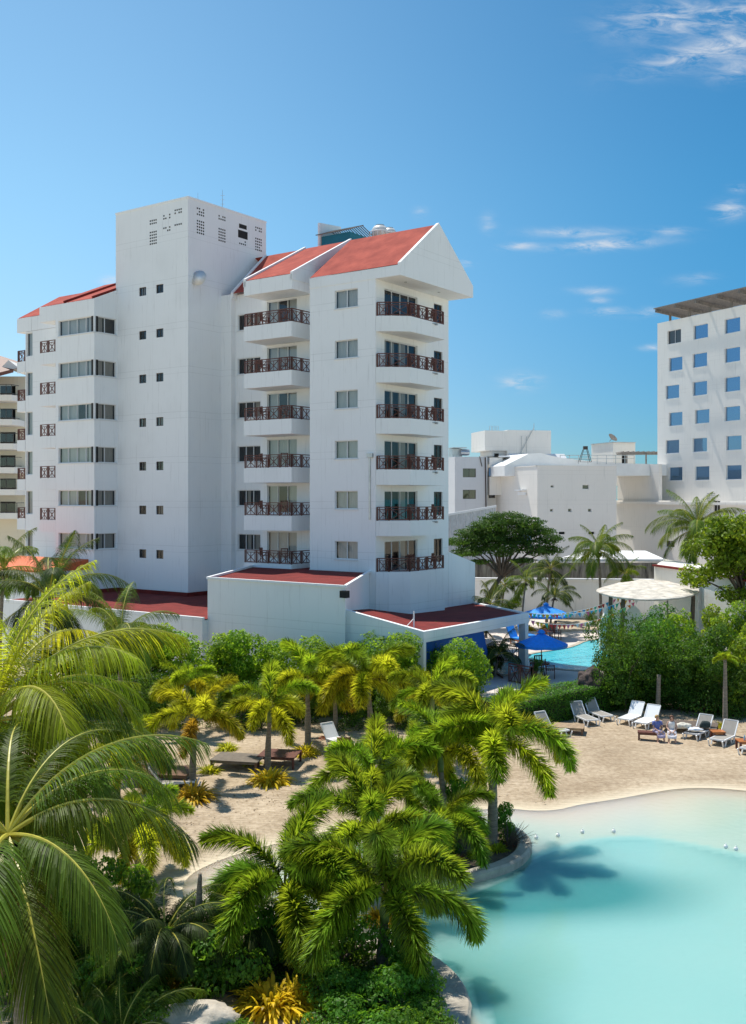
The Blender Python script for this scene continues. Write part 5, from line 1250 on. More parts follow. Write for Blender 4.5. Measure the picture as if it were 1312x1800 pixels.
# the dense trees to the right of the swimming pool
R_T = [(1072,52.0,1085,.85),(1112,54.5,1070,.9),(1100,50.5,1105,.9),(1150,52,1082,1.0),(1160,55.5,1062,.9),(1200,54,1068,1.0),(1205,50.5,1100,1.0),(1248,56,1062,1.0),(1250,51.5,1085,1.0),(1300,55,1052,1.1),(1300,50.5,1090,1.0),(1345,52,1060,1.1)]
for i,(px,d,top,s) in enumerate(R_T):
    p = P(px,1250,d); p.z = 0; hh = P(px,top,d).z/4.8; brt = px > 1190 and i in (5,7,9,10)
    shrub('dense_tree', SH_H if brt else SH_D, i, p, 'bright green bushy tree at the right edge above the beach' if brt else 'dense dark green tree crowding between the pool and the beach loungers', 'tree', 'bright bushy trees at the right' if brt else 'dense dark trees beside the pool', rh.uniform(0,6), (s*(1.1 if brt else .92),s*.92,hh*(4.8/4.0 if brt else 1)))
# low screen at the back of the beach
for i, px in enumerate((1095,1128,1160,1192,1224,1256,1288,1320)):
    p = G(px, 1247+ (px-1095)*.11); p.y += 1.0
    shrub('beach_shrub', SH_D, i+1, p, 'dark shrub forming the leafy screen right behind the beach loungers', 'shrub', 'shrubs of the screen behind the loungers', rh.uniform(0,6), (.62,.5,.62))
# spreading tree by the wall and the big bright tree at right
def big_tree(px, pyc, d, base, label, lf, lobes, n, size, tr, name, seed=1, trunk_to=None, tint=(.55,1.35)):
    c = P(px, pyc, d); t = empty(name, (c.x, c.y, base), 0, label, 'tree'); mb = MB()
    Lb = [(a,b,c.z-base+z,rx,ry,rz) for a,b,z,rx,ry,rz in lobes]
    leaf_cloud(mb, n, Lb, size, seed, lo=.35, tint=tint); mb.build('crown', lf, t)
    s = MB(); b = trunk_to or (0,0); hh = (c.z-base)*.55
    s.tube([(b[0],b[1],0),(b[0]*.7,b[1],hh*.6),(b[0]*.15,b[1]*.3,hh)], [tr*1.3,tr,tr*.8], 9)
    for l in Lb:
        e = Vector(l[:3]); s.tube([(b[0]*.15,b[1]*.3,hh*.97), (e.x*.5,e.y*.5,hh+(e.z-hh)*.6), e], [tr*.55,tr*.3,tr*.06], 6)
    s.build('trunk', M_bark, t, smooth=True)
r_ = random.Random(3)
lob = [(-3.6,0,-.5,1.2,1.2,.3),(-2.4,.5,.1,1.4,1.3,.4),(-1.2,-.6,.7,1.6,1.4,.45),(0,.4,1.2,1.9,1.6,.5),(1.4,-.3,.9,1.6,1.5,.5),(2.4,.4,.3,1.4,1.3,.45),(3.2,-.2,-.3,1.2,1.2,.4),(-2.9,-.6,-1.3,1.2,1.2,.3),(-.8,.2,-.3,1.6,1.4,.3),(1.0,.3,-.5,1.5,1.3,.3),(2.2,-.5,-1.0,1.4,1.2,.55),(-.2,-.4,-1.0,1.6,1.3,.6),(-2.2,.4,-.9,1.5,1.2,.6),(.6,.2,.2,2.0,1.5,.7),(-1.5,0,-.1,1.7,1.4,.6),(3.4,0,-1.1,.9,.9,.4),(1.3,0,-1.9,1.1,1.0,.2),(-1.9,0,-2.0,.9,.9,.2)]
big_tree(888, 940, 77, DZ, 'wide flat-crowned dark tree with open layered branches by the garden wall', LF_olive, lob, 40000, .17, .2, 'spreading_tree', 4, (-1.8,0), tint=(.6,1.5))
lob = [(r_.uniform(-2.6,2.9), r_.uniform(-1.5,1.5), r_.uniform(-2.2,2.3), r_.uniform(1.0,1.4), r_.uniform(1.0,1.4), r_.uniform(.6,.9)) for _ in range(30)]
big_tree(1308, 985, 62, DZ, 'large bright yellow-green tree leaning in from the right edge', LF_almond, lob, 34000, .25, .2, 'leafy_tree', 5, (1.5,0))
# round bushes near the pool lawn
for i,(px,py,s,lb) in enumerate(((900,1085,1.0,'bright green round bush left of the far blue umbrella'),(960,1078,.9,'feathery light green bush behind the far blue umbrella'),(1005,1075,1.1,'dark green bush in front of the garden wall'),(1045,1078,1.0,'dark bush left of the stage posts'),(1040,1098,.55,'small bush with orange flowers by the gravel'))):
    p = G(px,py,DZ); shrub('round_bush', SH_H if i in (0,1) else SH_D, i, p, lb, 'bush', None, i, (.5*s*1.2,.5*s,.42*s))
# island tip shrub
p = G(835,1478); shrub('island_shrub', SH_L, 1, (p.x-.3,p.y,0), 'tall loose shrub beside the island tip palm trunk', 'shrub', None, 0, (1.05,1.0,2.2))
p = G(890,1478); shrub('island_shrub', SH_L, 2, (p.x,p.y,0), 'small round-leaved shrub right of the island tip palm trunk', 'shrub', None, 1, (.6,.6,1.2))
# near shrubs
near = [(395,1742,1.25,1.7),(350,1712,1.0,1.5),(560,1765,1.1,1.3),(600,1730,1.2,1.6),(640,1790,1.0,1.0),(700,1800,1.1,1.15),(735,1770,.8,.9),(690,1735,1.1,1.6),(540,1705,1.1,1.5),(300,1705,1.0,1.4),(250,1760,1.1,1.3),(210,1745,1.2,1.6),(170,1710,1.3,1.9),(265,1812,1.0,.8),(415,1838,.9,.35),(590,1830,1.0,.8),(660,1850,1.2,.9),(460,1700,1.0,1.5),(120,1650,1.5,2.2),(60,1680,1.5,2.2),(10,1700,1.6,2.2),(215,1655,1.3,2.0),(735,1835,.9,.9)]
for i,(px,py,s,sz) in enumerate(near):
    shrub('garden_shrub', SH_L, i, G(px,py), 'small-leaved green shrub filling the garden bed at the bottom of the photo', 'shrub', 'shrubs of the near garden bed', i*1.3, (s,s,sz))
# island bed shrubs
for i,(px,py,s) in enumerate(((690,1545,.9),(740,1525,.9),(790,1500,.7),(720,1495,.9),(660,1520,.9))):
    shrub('bed_shrub', SH_L, i, G(px,py), 'one of the low green shrubs under the palms of the island bed', 'shrub', 'low shrubs of the island bed', i*.9, (s,s,.8*s))
# clipped hedge between the pool deck and the beach
def clipped():
    a, b, c = G(905,1292), G(1000,1268), G(1108,1246)
    t = empty('clipped_hedge', a, 0, 'neatly clipped low dark green hedge behind the beach loungers', 'hedge'); mb = MB(); r = random.Random(8); core = MB()
    for p, q in ((a,b),(b,c)):
        d = q-p; L = d.length; e = d.normalized(); n = Vector((-e.y,e.x,0)); W_ = 1.9; hh = 1.35
        for _ in range(int(L*1900)):
            u = r.uniform(-.1,L+.1); s = r.random()
            if s < .42: w, z, nr = r.uniform(-.04,.08), r.uniform(.02,hh), -n
            elif s < .88: w, z, nr = r.uniform(0,W_), hh+r.uniform(-.06,.06), Vector((0,0,1))
            else: w, z, nr = W_+r.uniform(-.05,.05), r.uniform(0,hh), n
            wob = mnoise.noise(Vector((u*.8,w,z)))*.12
            cpos = p-a+e*u+n*w+nr*wob+Vector((0,0,z)); nn = (nr+Vector((r.uniform(-1,1),r.uniform(-1,1),r.uniform(-.3,1)))*.8).normalized()
            t1 = nn.cross(Vector((r.uniform(-1,1),r.uniform(-1,1),r.uniform(-1,1)))).normalized(); t2 = nn.cross(t1); sz = .085*r.uniform(.7,1.3)
            mb.add([cpos-t1*sz*.5, cpos+t2*sz*.3, cpos+t1*sz*.5, cpos-t2*sz*.3], [(0,1,2,3)], 0, r.uniform(.5,1.5))
        v = [p-a+n*.12, q-a+n*.12, q-a+n*(W_-.1), p-a+n*(W_-.1)]; core.prism([(x.x,x.y) for x in v], 0, hh-.1)
    mb.build('foliage', LF_clip, t); core.build('twig_core', mat('dark_twigs', (.02,.025,.012), .9, .4, 8), t)
clipped()
# strappy golden plants
def strap_mesh(seed, lf, n=330, L=.78, w=.055):
    r = random.Random(seed); mb = MB()
    for i in range(n):
        a = r.uniform(0,2*math.pi); e = r.uniform(.25,1.35); rr = r.uniform(0,.28)
        d = Vector((math.cos(a)*math.cos(e), math.sin(a)*math.cos(e), math.sin(e)))
        leaflet(mb, Vector((math.cos(a)*rr, math.sin(a)*rr, .05)), d, Vector((0,0,1)), L*r.uniform(.6,1.1), w*r.uniform(.7,1.2), r.uniform(.35,.95), 5, 0, r.uniform(.45,1.3))
    return mb.mesh('leaves', lf)
ST_Y = [strap_mesh(i, LF_yellow) for i in (1,2)]; ST_G = [strap_mesh(9, LF_foxy)]; ST_R = [strap_mesh(12, LF_red, 60)]
def strap(px, py, label, sc=1.0, m=None, i=0, z=0.0, grp='golden strap-leaved plants'):
    o = bpy.data.objects.new('golden_plant' if m is None or m is ST_Y else 'strap_plant', (m or ST_Y)[i%len(m or ST_Y)]); COL.objects.link(o); o.location = G(px,py,z); o.scale = (sc,sc,sc); o.rotation_euler = (0,0,px)
    tag(o, label, 'plant', grp if m is None else None)
strap(340,1408,'yellow-green strap plant ring at the foot of the leftmost sand palm', 1.3)
strap(474,1378,'golden strap plant ring at the foot of the middle sand palm', 1.3, i=1)
strap(538,1328,'golden strap plant ring at the foot of the palm by the white lounger', 1.05)
strap(478,1776,'big golden strap plant beside the path at the foot of the near foxtail palm', 1.3, i=1)
strap(522,1772,'golden strap plant right next to the big one by the path', 1.1)
strap(322,1728,'golden strap plant left of the cut palm stump', 1.15, i=1)
strap(735,1828,'small golden strap plant at the bottom beside the lagoon curb', .6)
strap(840,1506,'yellow-green tuft on the island in front of the palm trunk', .55, m=ST_G)
strap(875,1496,'low mixed tuft at the island tip', .5, m=ST_G)
strap(805,1512,'reddish tuft on the island left of the palm trunk', .5, m=ST_R)
strap(900,1488,'brownish tuft at the island tip curb', .5, m=ST_R)
strap(760,1525,'orange-leaved tuft in the island bed', .5, m=ST_R)
strap(575,1300,'reddish orange bush behind the white lounger in the garden', .8, m=ST_R)
strap(310,1790,'dark red strap plant at the edge of the sandy path', .55, m=ST_R)
strap(355,1785,'second dark red strap plant at the path, right of the first', .5, m=ST_R)
strap(1148,1262,'small green tuft behind the seated women', .5, m=ST_G)
strap(1272,1282,'yellow-green tuft at the base of the slender trunk behind the loungers', .7, m=ST_G)
strap(930,1108,'golden flowering plants left of the far table', .9, i=1, z=DZ); strap(962,1105,'golden flowering plants behind the far table', .9, z=DZ)
strap(895,1098,'golden plants behind the blue deck loungers', .8, i=1, z=DZ)
strap(440,1345,'shaded strap plant behind the brown daybeds', .8, m=ST_G); strap(400,1320,'shaded strap plant under the hedge palms', .8, m=ST_G); strap(370,1360,'shaded yellowish strap plant beside the left daybed', .8, m=ST_G)
strap(668,1620,'yellow-orange tuft at the curb under the near palms', .7, m=ST_Y)
# dry twiggy shrub at the island tip
def twigs():
    p = G(893,1490); mb = MB(); r = random.Random(2)
    for i in range(60):
        a = r.uniform(-1.4,1.9); e = r.uniform(.15,1.1); d = Vector((math.cos(a)*math.cos(e),math.sin(a)*math.cos(e)*.7,math.sin(e))); L = r.uniform(.5,1.15); q = d*L*.55; q2 = d*L+Vector((0,0,-.1))
        mb.tube([(0,0,.05),q,q2],[.012,.008,.003],4)
        mb.tube([q,q+Vector((r.uniform(-.2,.2),r.uniform(-.2,.2),.2))],[.006,.002],4)
    mb.build('twiggy_shrub', M_bark, None, 'bare brown twiggy shrub at the island tip above the curb', 'shrub', loc=p)
twigs()
# cut palm stump post, slim trunks in front of the screen
def post(px, pyt, pyb, label, r0, r1, name='palm_stump'):
    b = G(px, pyb); h = (pyb-pyt)/F*b.y; mb = trunk_mb(h, r0, r1, (.05,0)); mb.build(name, M_trunk, None, label, 'palm stump', loc=b, smooth=True)
post(348,1535,1712,'tall pointed dead palm trunk standing in the near garden bed', .16, .04)
post(1157,1186,1262,'grey leafless palm trunk in front of the dark trees', .12, .09)
def slim():
    b = G(1275,1292); h = (1292-1160)/F*b.y; t = empty('slender_palm', b, 0, 'slender pale palm trunk with small drooping fronds in front of the bright trees', 'palm')
    trunk_mb(h, .12, .07).build('trunk', M_trunk, t, smooth=True)
    for i in range(9): put('frond', FOXM['lime'][(2,3,1,5)[i%4]], t, (0,0,h), (0,0,i*2.4), .28)
slim()
# ---------------------------------------------------------------- furniture, people, small things
def lounger_mb_white():
    """side frames, legs, sling seat and raised back: parts returned as mesh builders. Long axis +x towards the foot, 1.95 m"""
    f = MB(); back = R(52)
    bx, bz = -.0, .34
    for y in (-.32,.32):
        f.bar((0,y,.34),(1.25,y,.34),.05,.06); f.bar((0,y,.34),(-.75*math.cos(back),y,.34+.75*math.sin(back)),.045,.05)
        for x0 in (.02,.98):
            f.bar((x0-.02,y,.34),(x0+.12,y,.03),.05); f.bar((x0+.12,y,.025),(x0+.32,y,.025),.05); f.bar((x0+.32,y,.03),(x0+.46 if x0>.5 else x0+.46,y,.34),.05)
    f.bar((1.25,-.32,.34),(1.25,.32,.34),.05,.06); f.bar((-.75*math.cos(back),-.32,.34+.75*math.sin(back)),(-.75*math.cos(back),.32,.34+.75*math.sin(back)),.05,.05)
    f.bar((0,-.32,.3),(0,.32,.3),.04)
    s = MB(); s.add([(0,-.3,.365),(1.22,-.3,.365),(1.22,.3,.365),(0,.3,.365),(0,-.3,.35),(1.22,-.3,.35),(1.22,.3,.35),(0,.3,.35)],[(0,1,2,3),(7,6,5,4),(0,4,5,1),(2,6,7,3)])
    b = MB(); c, q = -.72*math.cos(back), .36+.72*math.sin(back)
    b.add([(0,-.3,.36),(0,.3,.36),(c,.3,q),(c,-.3,q),(-.012,-.3,.35),(-.012,.3,.35),(c-.012,.3,q-.01),(c-.012,-.3,q-.01)],[(0,1,2,3),(7,6,5,4),(3,2,6,7)])
    return f, s, b
_f,_s,_b = lounger_mb_white(); LM = (_f.mesh('frame', M_plastic), _s.mesh('seat', M_sling), _b.mesh('backrest', M_sling))
LMW = (LM[0], _s.mesh('seat_white', M_plastic), _b.mesh('backrest_white', M_plastic))
LPROTO = {}
def lounger(px_head, py_head, px_foot, py_foot, label, kind=0, grp='sun loungers on the beach sand', sc=1.0, z=0.0):
    a = G(px_head,py_head,z); b = G(px_foot,py_foot,z); rz = math.atan2(b.y-a.y, b.x-a.x); m_ = a.lerp(b,.38)
    if kind not in LPROTO:
        t = empty('sun_lounger', m_, rz, label, 'sun lounger', grp); M = LM if kind == 0 else LMW
        put('frame', M[0], t); put('seat', M[1], t); put('backrest', M[2], t); LPROTO[kind] = t
    else: t = copy_tree(LPROTO[kind])
    t.location = m_; t.rotation_euler = (0,0,rz); t.scale = (sc*.95,)*3; tag(t, label, 'sun lounger', grp); return t
lounger(943,1284,988,1297,'leftmost beach lounger, taupe back raised, half in the sun')
lounger(1006,1263,1043,1279,'beach lounger behind the low wooden table, in the hedge shade')
lounger(1028,1256,1071,1272,'rear taupe beach lounger closest to the clipped hedge')
lounger(1130,1263,1092,1279,'left one of the two white loungers standing side by side', 1)
lounger(1158,1269,1120,1286,'right one of the two white loungers, just behind the woman in blue', 1)
lounger(1250,1288,1210,1305,'beach lounger with a white towel and a dark bag on it')
lounger(1294,1298,1254,1317,'taupe beach lounger in the sun beside the orange side table')
lounger(1352,1318,1316,1330,'beach lounger cut off by the right edge of the photo')
lounger(568,1305,612,1320,'white lounger among the palms beside a small orange table', 1, 'loungers in the palm garden')
lounger(262,1392,320,1388,'lounger in deep shade behind the coconut frond', 0, 'loungers in the palm garden')
def table(name, px, py, w, d, h, label, m, cat='table', rz=0.0, z=0.0, slats=6, grp=None, mt=None):
    t = empty(name, G(px,py,z), rz, label, cat, grp); q = MB()
    for k in range(slats): y = -d/2+d*(k+.5)/slats; q.bar((-w/2,y,h),(w/2,y,h),d/slats-.012,.04)
    q.bar((-w/2+.04,-d/2+.05,h-.06),(w/2-.04,-d/2+.05,h-.06),.04,.08); q.bar((-w/2+.04,d/2-.05,h-.06),(w/2-.04,d/2-.05,h-.06),.04,.08)
    q.build('tabletop', mt or m, t)
    for x in (-w/2+.06,w/2-.06):
        for y in (-d/2+.06,d/2-.06): l = MB(); l.bar((x,y,0),(x,y,h-.022),.08); l.build('leg', m, t)
    return t
table('low_table', 1000,1290,1.35,1.0,.36,'low square wooden table between the left beach loungers', M_teak, mt=mat('sunbleached_wood',(.36,.25,.15),.7,.25,4), rz=R(-15))
table('daybed', 1212,1288,2.4,1.4,.38,'large brown wooden daybed behind the two seated women', M_teak, 'daybed', rz=R(-22), slats=14, mt=mat('dark_brown_mat',(.13,.10,.08),.8,.25,5))
table('bench', 1140,1303,.9,.45,.40,'small dark red wooden bench under the woman in blue', M_wood, 'bench', rz=R(-15), slats=4)
table('side_table', 1262,1305,.55,.5,.48,'small orange wooden side table between two beach loungers', M_wood, mt=M_orange, slats=4)
table('side_table', 1312,1321,.75,.6,.46,'orange wooden side table with a water bottle near the right edge', M_wood, mt=M_orange, slats=4)
table('side_table', 605,1318,.6,.5,.45,'small orange wooden table behind the white garden lounger', M_orange, slats=4)
table('daybed', 420,1352,1.9,1.3,.45,'shaded brown daybed in the palm garden, left of the slatted one', M_teak, 'daybed', rz=R(-12), slats=12, mt=mat('grey_brown_mat',(.17,.14,.11),.8,.2,5))
table('daybed', 492,1346,1.5,1.3,.48,'slatted red-brown daybed just right of the shaded daybed', M_wood, 'daybed', rz=R(-10), slats=9)
table('daybed', 296,1374,1.9,1.1,.42,'long low brown daybed behind the leftmost sand palm', M_teak, 'daybed', rz=R(12), slats=12)
table('daybed', 285,1378,2.2,1.4,.5,'dark daybed in the deep shade at the left of the garden', M_teak, 'daybed', rz=R(-5), slats=12)
# towel, bag, hat, bottle
def blob(name, loc, r, m, label, cat, seed=1, amp=.25, n=14):
    mb = MB(); vs = []; fs = []
    for i in range(n+1):
        th = math.pi*i/n
        for j in range(n*2):
            ph = math.pi*j/n; d = Vector((math.sin(th)*math.cos(ph), math.sin(th)*math.sin(ph), math.cos(th)))
            k = 1+amp*mnoise.noise(d*1.7+Vector((seed,seed,0)))+amp*.4*mnoise.noise(d*5+Vector((seed,0,0)))
            z = d.z*r[2]*k; vs.append((d.x*r[0]*k, d.y*r[1]*k, max(z,-.5*r[2])))
    for i in range(n):
        for j in range(n*2): fs.append((i*n*2+j, (i+1)*n*2+j, (i+1)*n*2+(j+1)%(n*2), i*n*2+(j+1)%(n*2)))
    mb.add(vs, fs); return mb.build(name, m, None, label, cat, smooth=True, loc=loc)
q = G(1222,1301); blob('towel', (q.x,q.y,.47), (.30,.2,.08), mat('white_towel',(.7,.74,.8),.9,.1), 'crumpled white towel on the foot of the beach lounger', 'towel', 3, .5)
q = G(1238,1297); b_ = blob('handbag', (q.x+.05,q.y,.55), (.24,.14,.2), mat('dark_green_fabric',(.02,.035,.035),.8,.2), 'dark rounded handbag on the beach lounger', 'bag', 5, .15)
q = G(1202,1300); blob('straw_bag', (q.x,q.y+.1,.56), (.30,.2,.16), mat('white_straw',(.66,.62,.52),.9,.2,9), 'white straw bag lying on the wooden daybed', 'bag', 7, .35)
q = G(1309,1322); mb = MB(); mb.lathe([(.035,0),(.038,.02),(.038,.15),(.015,.2),(.015,.23)], 12); mb.build('water_bottle', mat('clear_blue_plastic',(.35,.5,.65),.2,.1), None, 'small plastic water bottle on the orange side table', 'bottle', smooth=True, loc=(q.x,q.y,.485))
# buoys
for i,(px,py) in enumerate(((943,1473),(981,1469),(1024,1463),(1079,1462),(1276,1489),(1294,1493),(760,1700) if False else (1300,1494))):
    if i == 6: continue
    q = G(px,py); nm = ['leftmost white float on the lagoon, near the island tip','second white float from the left on the lagoon','third white float from the left on the lagoon','fourth white float, farthest from the island in the left row','white float on the lagoon at right, the farther of two','white float on the lagoon at right, the nearer of two'][i]
    mb = MB(); mb.lathe([(.01,-.07),(.05,-.045),(.07,0),(.05,.05),(.015,.07)], 12); mb.lathe([(.015,.07),(.015,.11)],6); mb.build('buoy', M_plastic, None, nm, 'buoy', 'white floats marking the deep water', smooth=True, loc=(q.x,q.y,.01))
# boulders
q = G(338,1812); blob('boulder', (q.x,q.y,.12), (.95,.55,.42), M_stone, 'pale rounded boulder at the bottom edge beside the path', 'rock', 2, .3, 18)
q = G(1038,1218,DZ); blob('rock', (q.x,q.y,DZ+.35), (.68,.6,.8), M_rock, 'big dark volcanic rock between the pool deck and the dense trees', 'rock', 4, .42, 22)
# umbrellas
def umbrella(px, pyb, label, R_=1.5, h=2.45):
    p = G(px,pyb,DZ); t = empty('umbrella', p, 0, label, 'umbrella', 'blue umbrellas on the pool deck'); c = MB(); n = 8; vs = [(0,0,h)]; K = 5
    for k in range(1,K+1):
        for i in range(n*4):
            a = 2*math.pi*i/(n*4); rr = R_*k/K; fold = abs(((i%4)/4)-.5)*2; sag = .05*(1-fold)*k/K
            cr = 1-(1-math.cos(math.pi/n))*(1-fold)*1.0
            vs.append((math.cos(a)*rr*cr, math.sin(a)*rr*cr, h-.62*(k/K)**.9*1.0-sag))
    N_ = n*4; fs = [(0,1+i,1+(i+1)%N_) for i in range(N_)]+[(1+(k-1)*N_+i,1+k*N_+i,1+k*N_+(i+1)%N_,1+(k-1)*N_+(i+1)%N_) for k in range(1,K) for i in range(N_)]
    c.add(vs, fs)
    for i in range(N_):
        a, b = vs[1+(K-1)*N_+i], vs[1+(K-1)*N_+(i+1)%N_]; c.poly([a,b,(b[0]*1.01,b[1]*1.01,b[2]-.13),(a[0]*1.01,a[1]*1.01,a[2]-.13)])
    c.lathe([(.22,h-.04),(.16,h+.08),(.01,h+.16)], 12); c.build('canopy', M_blueplast, t)
    q = MB(); q.tube([(0,0,0),(0,0,h)], .028, 8); q.build('pole', M_teak, t)
    q = MB(); q.lathe([(.26,0),(.26,.06),(.06,.1),(.05,.3)], 14); q.build('base', M_concrete, t)
    q = MB()
    for i in range(n):
        a = 2*math.pi*i/n; q.bar((0,0,h-.75),(math.cos(a)*R_*.6,math.sin(a)*R_*.6,h-.45),.02); q.bar((0,0,h-.05),(math.cos(a)*R_*.97,math.sin(a)*R_*.97,h-.67),.02)
    q.build('ribs', M_teak, t); return t
umbrella(952,1188,'blue umbrella over the round table at the near edge of the pool', 1.42, 2.35)
umbrella(960,1122,'blue umbrella at the far side of the pool, under the bunting', 1.75, 2.3)
umbrella(1042,1112,'blue umbrella mostly hidden by the dense trees', 1.2, 1.9) if False else None
def round_table(px, py, label):
    t = empty('round_table', G(px,py,DZ), 0, label, 'table'); q = MB(); q.lathe([(.52,.70),(.54,.72),(.54,.745),(.5,.75)], 24); q.build('tabletop', M_wood, t)
    for i in range(4):
        a = i*math.pi/2+.4; l = MB(); l.bar((.32*math.cos(a),.32*math.sin(a),0),(.2*math.cos(a),.2*math.sin(a),.70),.05); l.build('leg', M_wood, t)
round_table(949,1190,'round dark red wooden table under the near blue umbrella'); round_table(957,1128,'round wooden table at the far side of the pool')
for px,py,rz,lb in ((968,1192,R(80),'dark slatted chair right of the round table under the near umbrella'),(942,1182,R(200),'dark slatted chair behind the round table under the near umbrella'),(979,1124,R(100),'wooden chair of the person in white at the far table'),(952,1132,R(-80),'dark chair in front of the far round table')):
    o = bpy.data.objects.new('deck_chair', CH); COL.objects.link(o); o.location = G(px,py,DZ); o.rotation_euler = (0,0,rz); o.scale = (1.05,)*3; tag(o, lb, 'chair', 'wooden chairs round the deck tables')
# blue deck loungers
for i,(hx,hy,fx,fy,lb) in enumerate(((897,1130,918,1134,'nearer blue cushioned lounger on the pool deck beside the pillar'),(914,1122,934,1128,'farther blue cushioned lounger on the pool deck'))):
    a, b = G(hx,hy,DZ), G(fx,fy,DZ); t = empty('deck_lounger', a.lerp(b,.4), math.atan2(b.y-a.y,b.x-a.x), lb, 'sun lounger', 'blue cushioned loungers on the deck')
    q = MB()
    for y in (-.3,.3): q.bar((-.1,y,.3),(1.2,y,.3),.06); [q.bar((x,y,0),(x,y,.3),.06) for x in (-.05,1.15)]
    for k in range(10): q.bar((-.05+k*.13,-.3,.32),(-.05+k*.13,.3,.32),.07,.03)
    q.build('frame', M_orange, t)
    q = MB(); q.box(0,1.25,-.3,.3,.35,.45); q.build('seat_cushion', M_blueplast, t); q = MB(); q.prism([(-.02,-.3),(.02,-.3),(.02,.3),(-.02,.3)],.4,.5); 
    q = MB(); q.add([(0,-.3,.38),(0,.3,.38),(-.5,.3,1.15),(-.5,-.3,1.15),(-.1,-.3,.34),(-.1,.3,.34),(-.6,.3,1.1),(-.6,-.3,1.1)],[(0,1,2,3),(7,6,5,4),(0,4,5,1),(2,6,7,3),(0,3,7,4),(1,5,6,2)]); q.build('back_cushion', M_blueplast, t)
# timber rails of the pavilion steps
def rails():
    for i,(seg,lb) in enumerate((([(846,1196,0),(884,1222,0)],'short dark timber handrail of the steps left of the pavilion'),([(895,1198,DZ),(935,1206,DZ),(942,1192,DZ)],'dark timber X-pattern fence in front of the round table'),([(868,1160,DZ),(912,1166,DZ)],'dark timber X-pattern fence beside the blue pavilion wall'),([(915,1158,DZ),(925,1150,DZ)],'short timber fence at the pavilion pillar'))):
        pts = [G(*s) for s in seg]; z0 = seg[0][2]; o = pts[0].copy(); m = railing([(p.x-o.x,p.y-o.y) for p in pts], 0, .95)
        m.build('timber_fence', M_wood, None, lb, 'fence', 'timber fences of the pool deck', loc=(o.x,o.y,z0))
    q = G(944,1200,DZ); shrub('potted_plant', SH_D, 0, (q.x,q.y,DZ+.55), 'dark leafy potted plant by the fence in front of the round table', 'plant', None, 0, (.22,.22,.16))
rails()
# bunting
def bunting():
    cols = [mat('flag_'+n, c, .8, .05) for n, c in (('red',(.65,.05,.04)),('yellow',(.75,.5,.03)),('blue',(.03,.35,.65)),('green',(.05,.5,.35)),('white',(.8,.8,.8)),('orange',(.75,.25,.04)),('pink',(.7,.15,.3)))]
    r = random.Random(5)
    for i,(a,b,lb) in enumerate((((921,1076,61.5),(1104,1042,66),'highest string of coloured pennants above the pool'),((921,1077,61.4),(1118,1048,64.5),'middle string of coloured pennants above the pool'),((925,1088,60),(1124,1052,63),'lowest string of coloured pennants above the pool'))):
        A, B = P(*a), P(*b); t = empty('bunting', A, 0, lb, 'bunting', 'strings of coloured pennants over the pool'); D = B-A; sg = (.55,.5,.85)[i]; n = 26
        f = lambda u: D*u+Vector((0,0,-4*sg*u*(1-u)))
        s = MB(); s.tube([f(k/24) for k in range(25)], .012, 4); s.build('cord', M_plastic, t)
        for k in range(n):
            u = (k+.5)/n; p = f(u); e = D.normalized()*.13; q = MB(); dr = Vector((r.uniform(-.1,.1),r.uniform(-.1,.1),-.30*r.uniform(.7,1.1)))
            q.add([p-e, p+e, p+dr, p-e+Vector((0,.01,0)), p+e+Vector((0,.01,0)), p+dr+Vector((0,.01,0))], [(0,1,2),(5,4,3)]); q.build('pennant', cols[r.randrange(7)], t)
bunting()
# ---------------------------------------------------------------- people
def hand(vs, es, rad, wi, wpos, d, side, curl=.5, s=1.0):
    """palm and five unequal bent fingers appended to a skin graph at vertex wi"""
    d = d.normalized(); side = side.normalized(); nrm = d.cross(side).normalized()
    def add(p, r, par): vs.append(p); rad.append(r); es.append((par, len(vs)-1)); return len(vs)-1
    pl = add(wpos+d*.05*s, .030*s, wi)
    for k,(o,L) in enumerate(((-.03,.07),(-.01,.08),(.011,.075),(.031,.06))):
        b = add(wpos+d*.09*s+side*o*s, .010*s, pl); m = add(vs[b]+(d*.6-nrm*curl*.6).normalized()*L*.5*s, .009*s, b); add(vs[m]+(d*.3-nrm*curl).normalized()*L*.45*s, .007*s, m)
    b = add(wpos+d*.035*s-side*.042*s, .012*s, pl); add(vs[b]+(d*.7-side*.6).normalized()*.045*s, .009*s, b)
def skin_obj(name, vs, es, rad, m, parent, root=0, sub=1):
    me = bpy.data.meshes.new(name); me.from_pydata([tuple(v) for v in vs], es, []); me.materials.append(m)
    o = bpy.data.objects.new(name, me); COL.objects.link(o); reg(o, parent)
    o.modifiers.new('skin', 'SKIN'); s = o.modifiers.new('sub', 'SUBSURF'); s.levels = sub; s.render_levels = sub
    for i, v in enumerate(me.skin_vertices[0].data): 
        r = rad[i]; v.radius = (r, r) if not isinstance(r, tuple) else r
        v.use_root = (i == root)
    return o
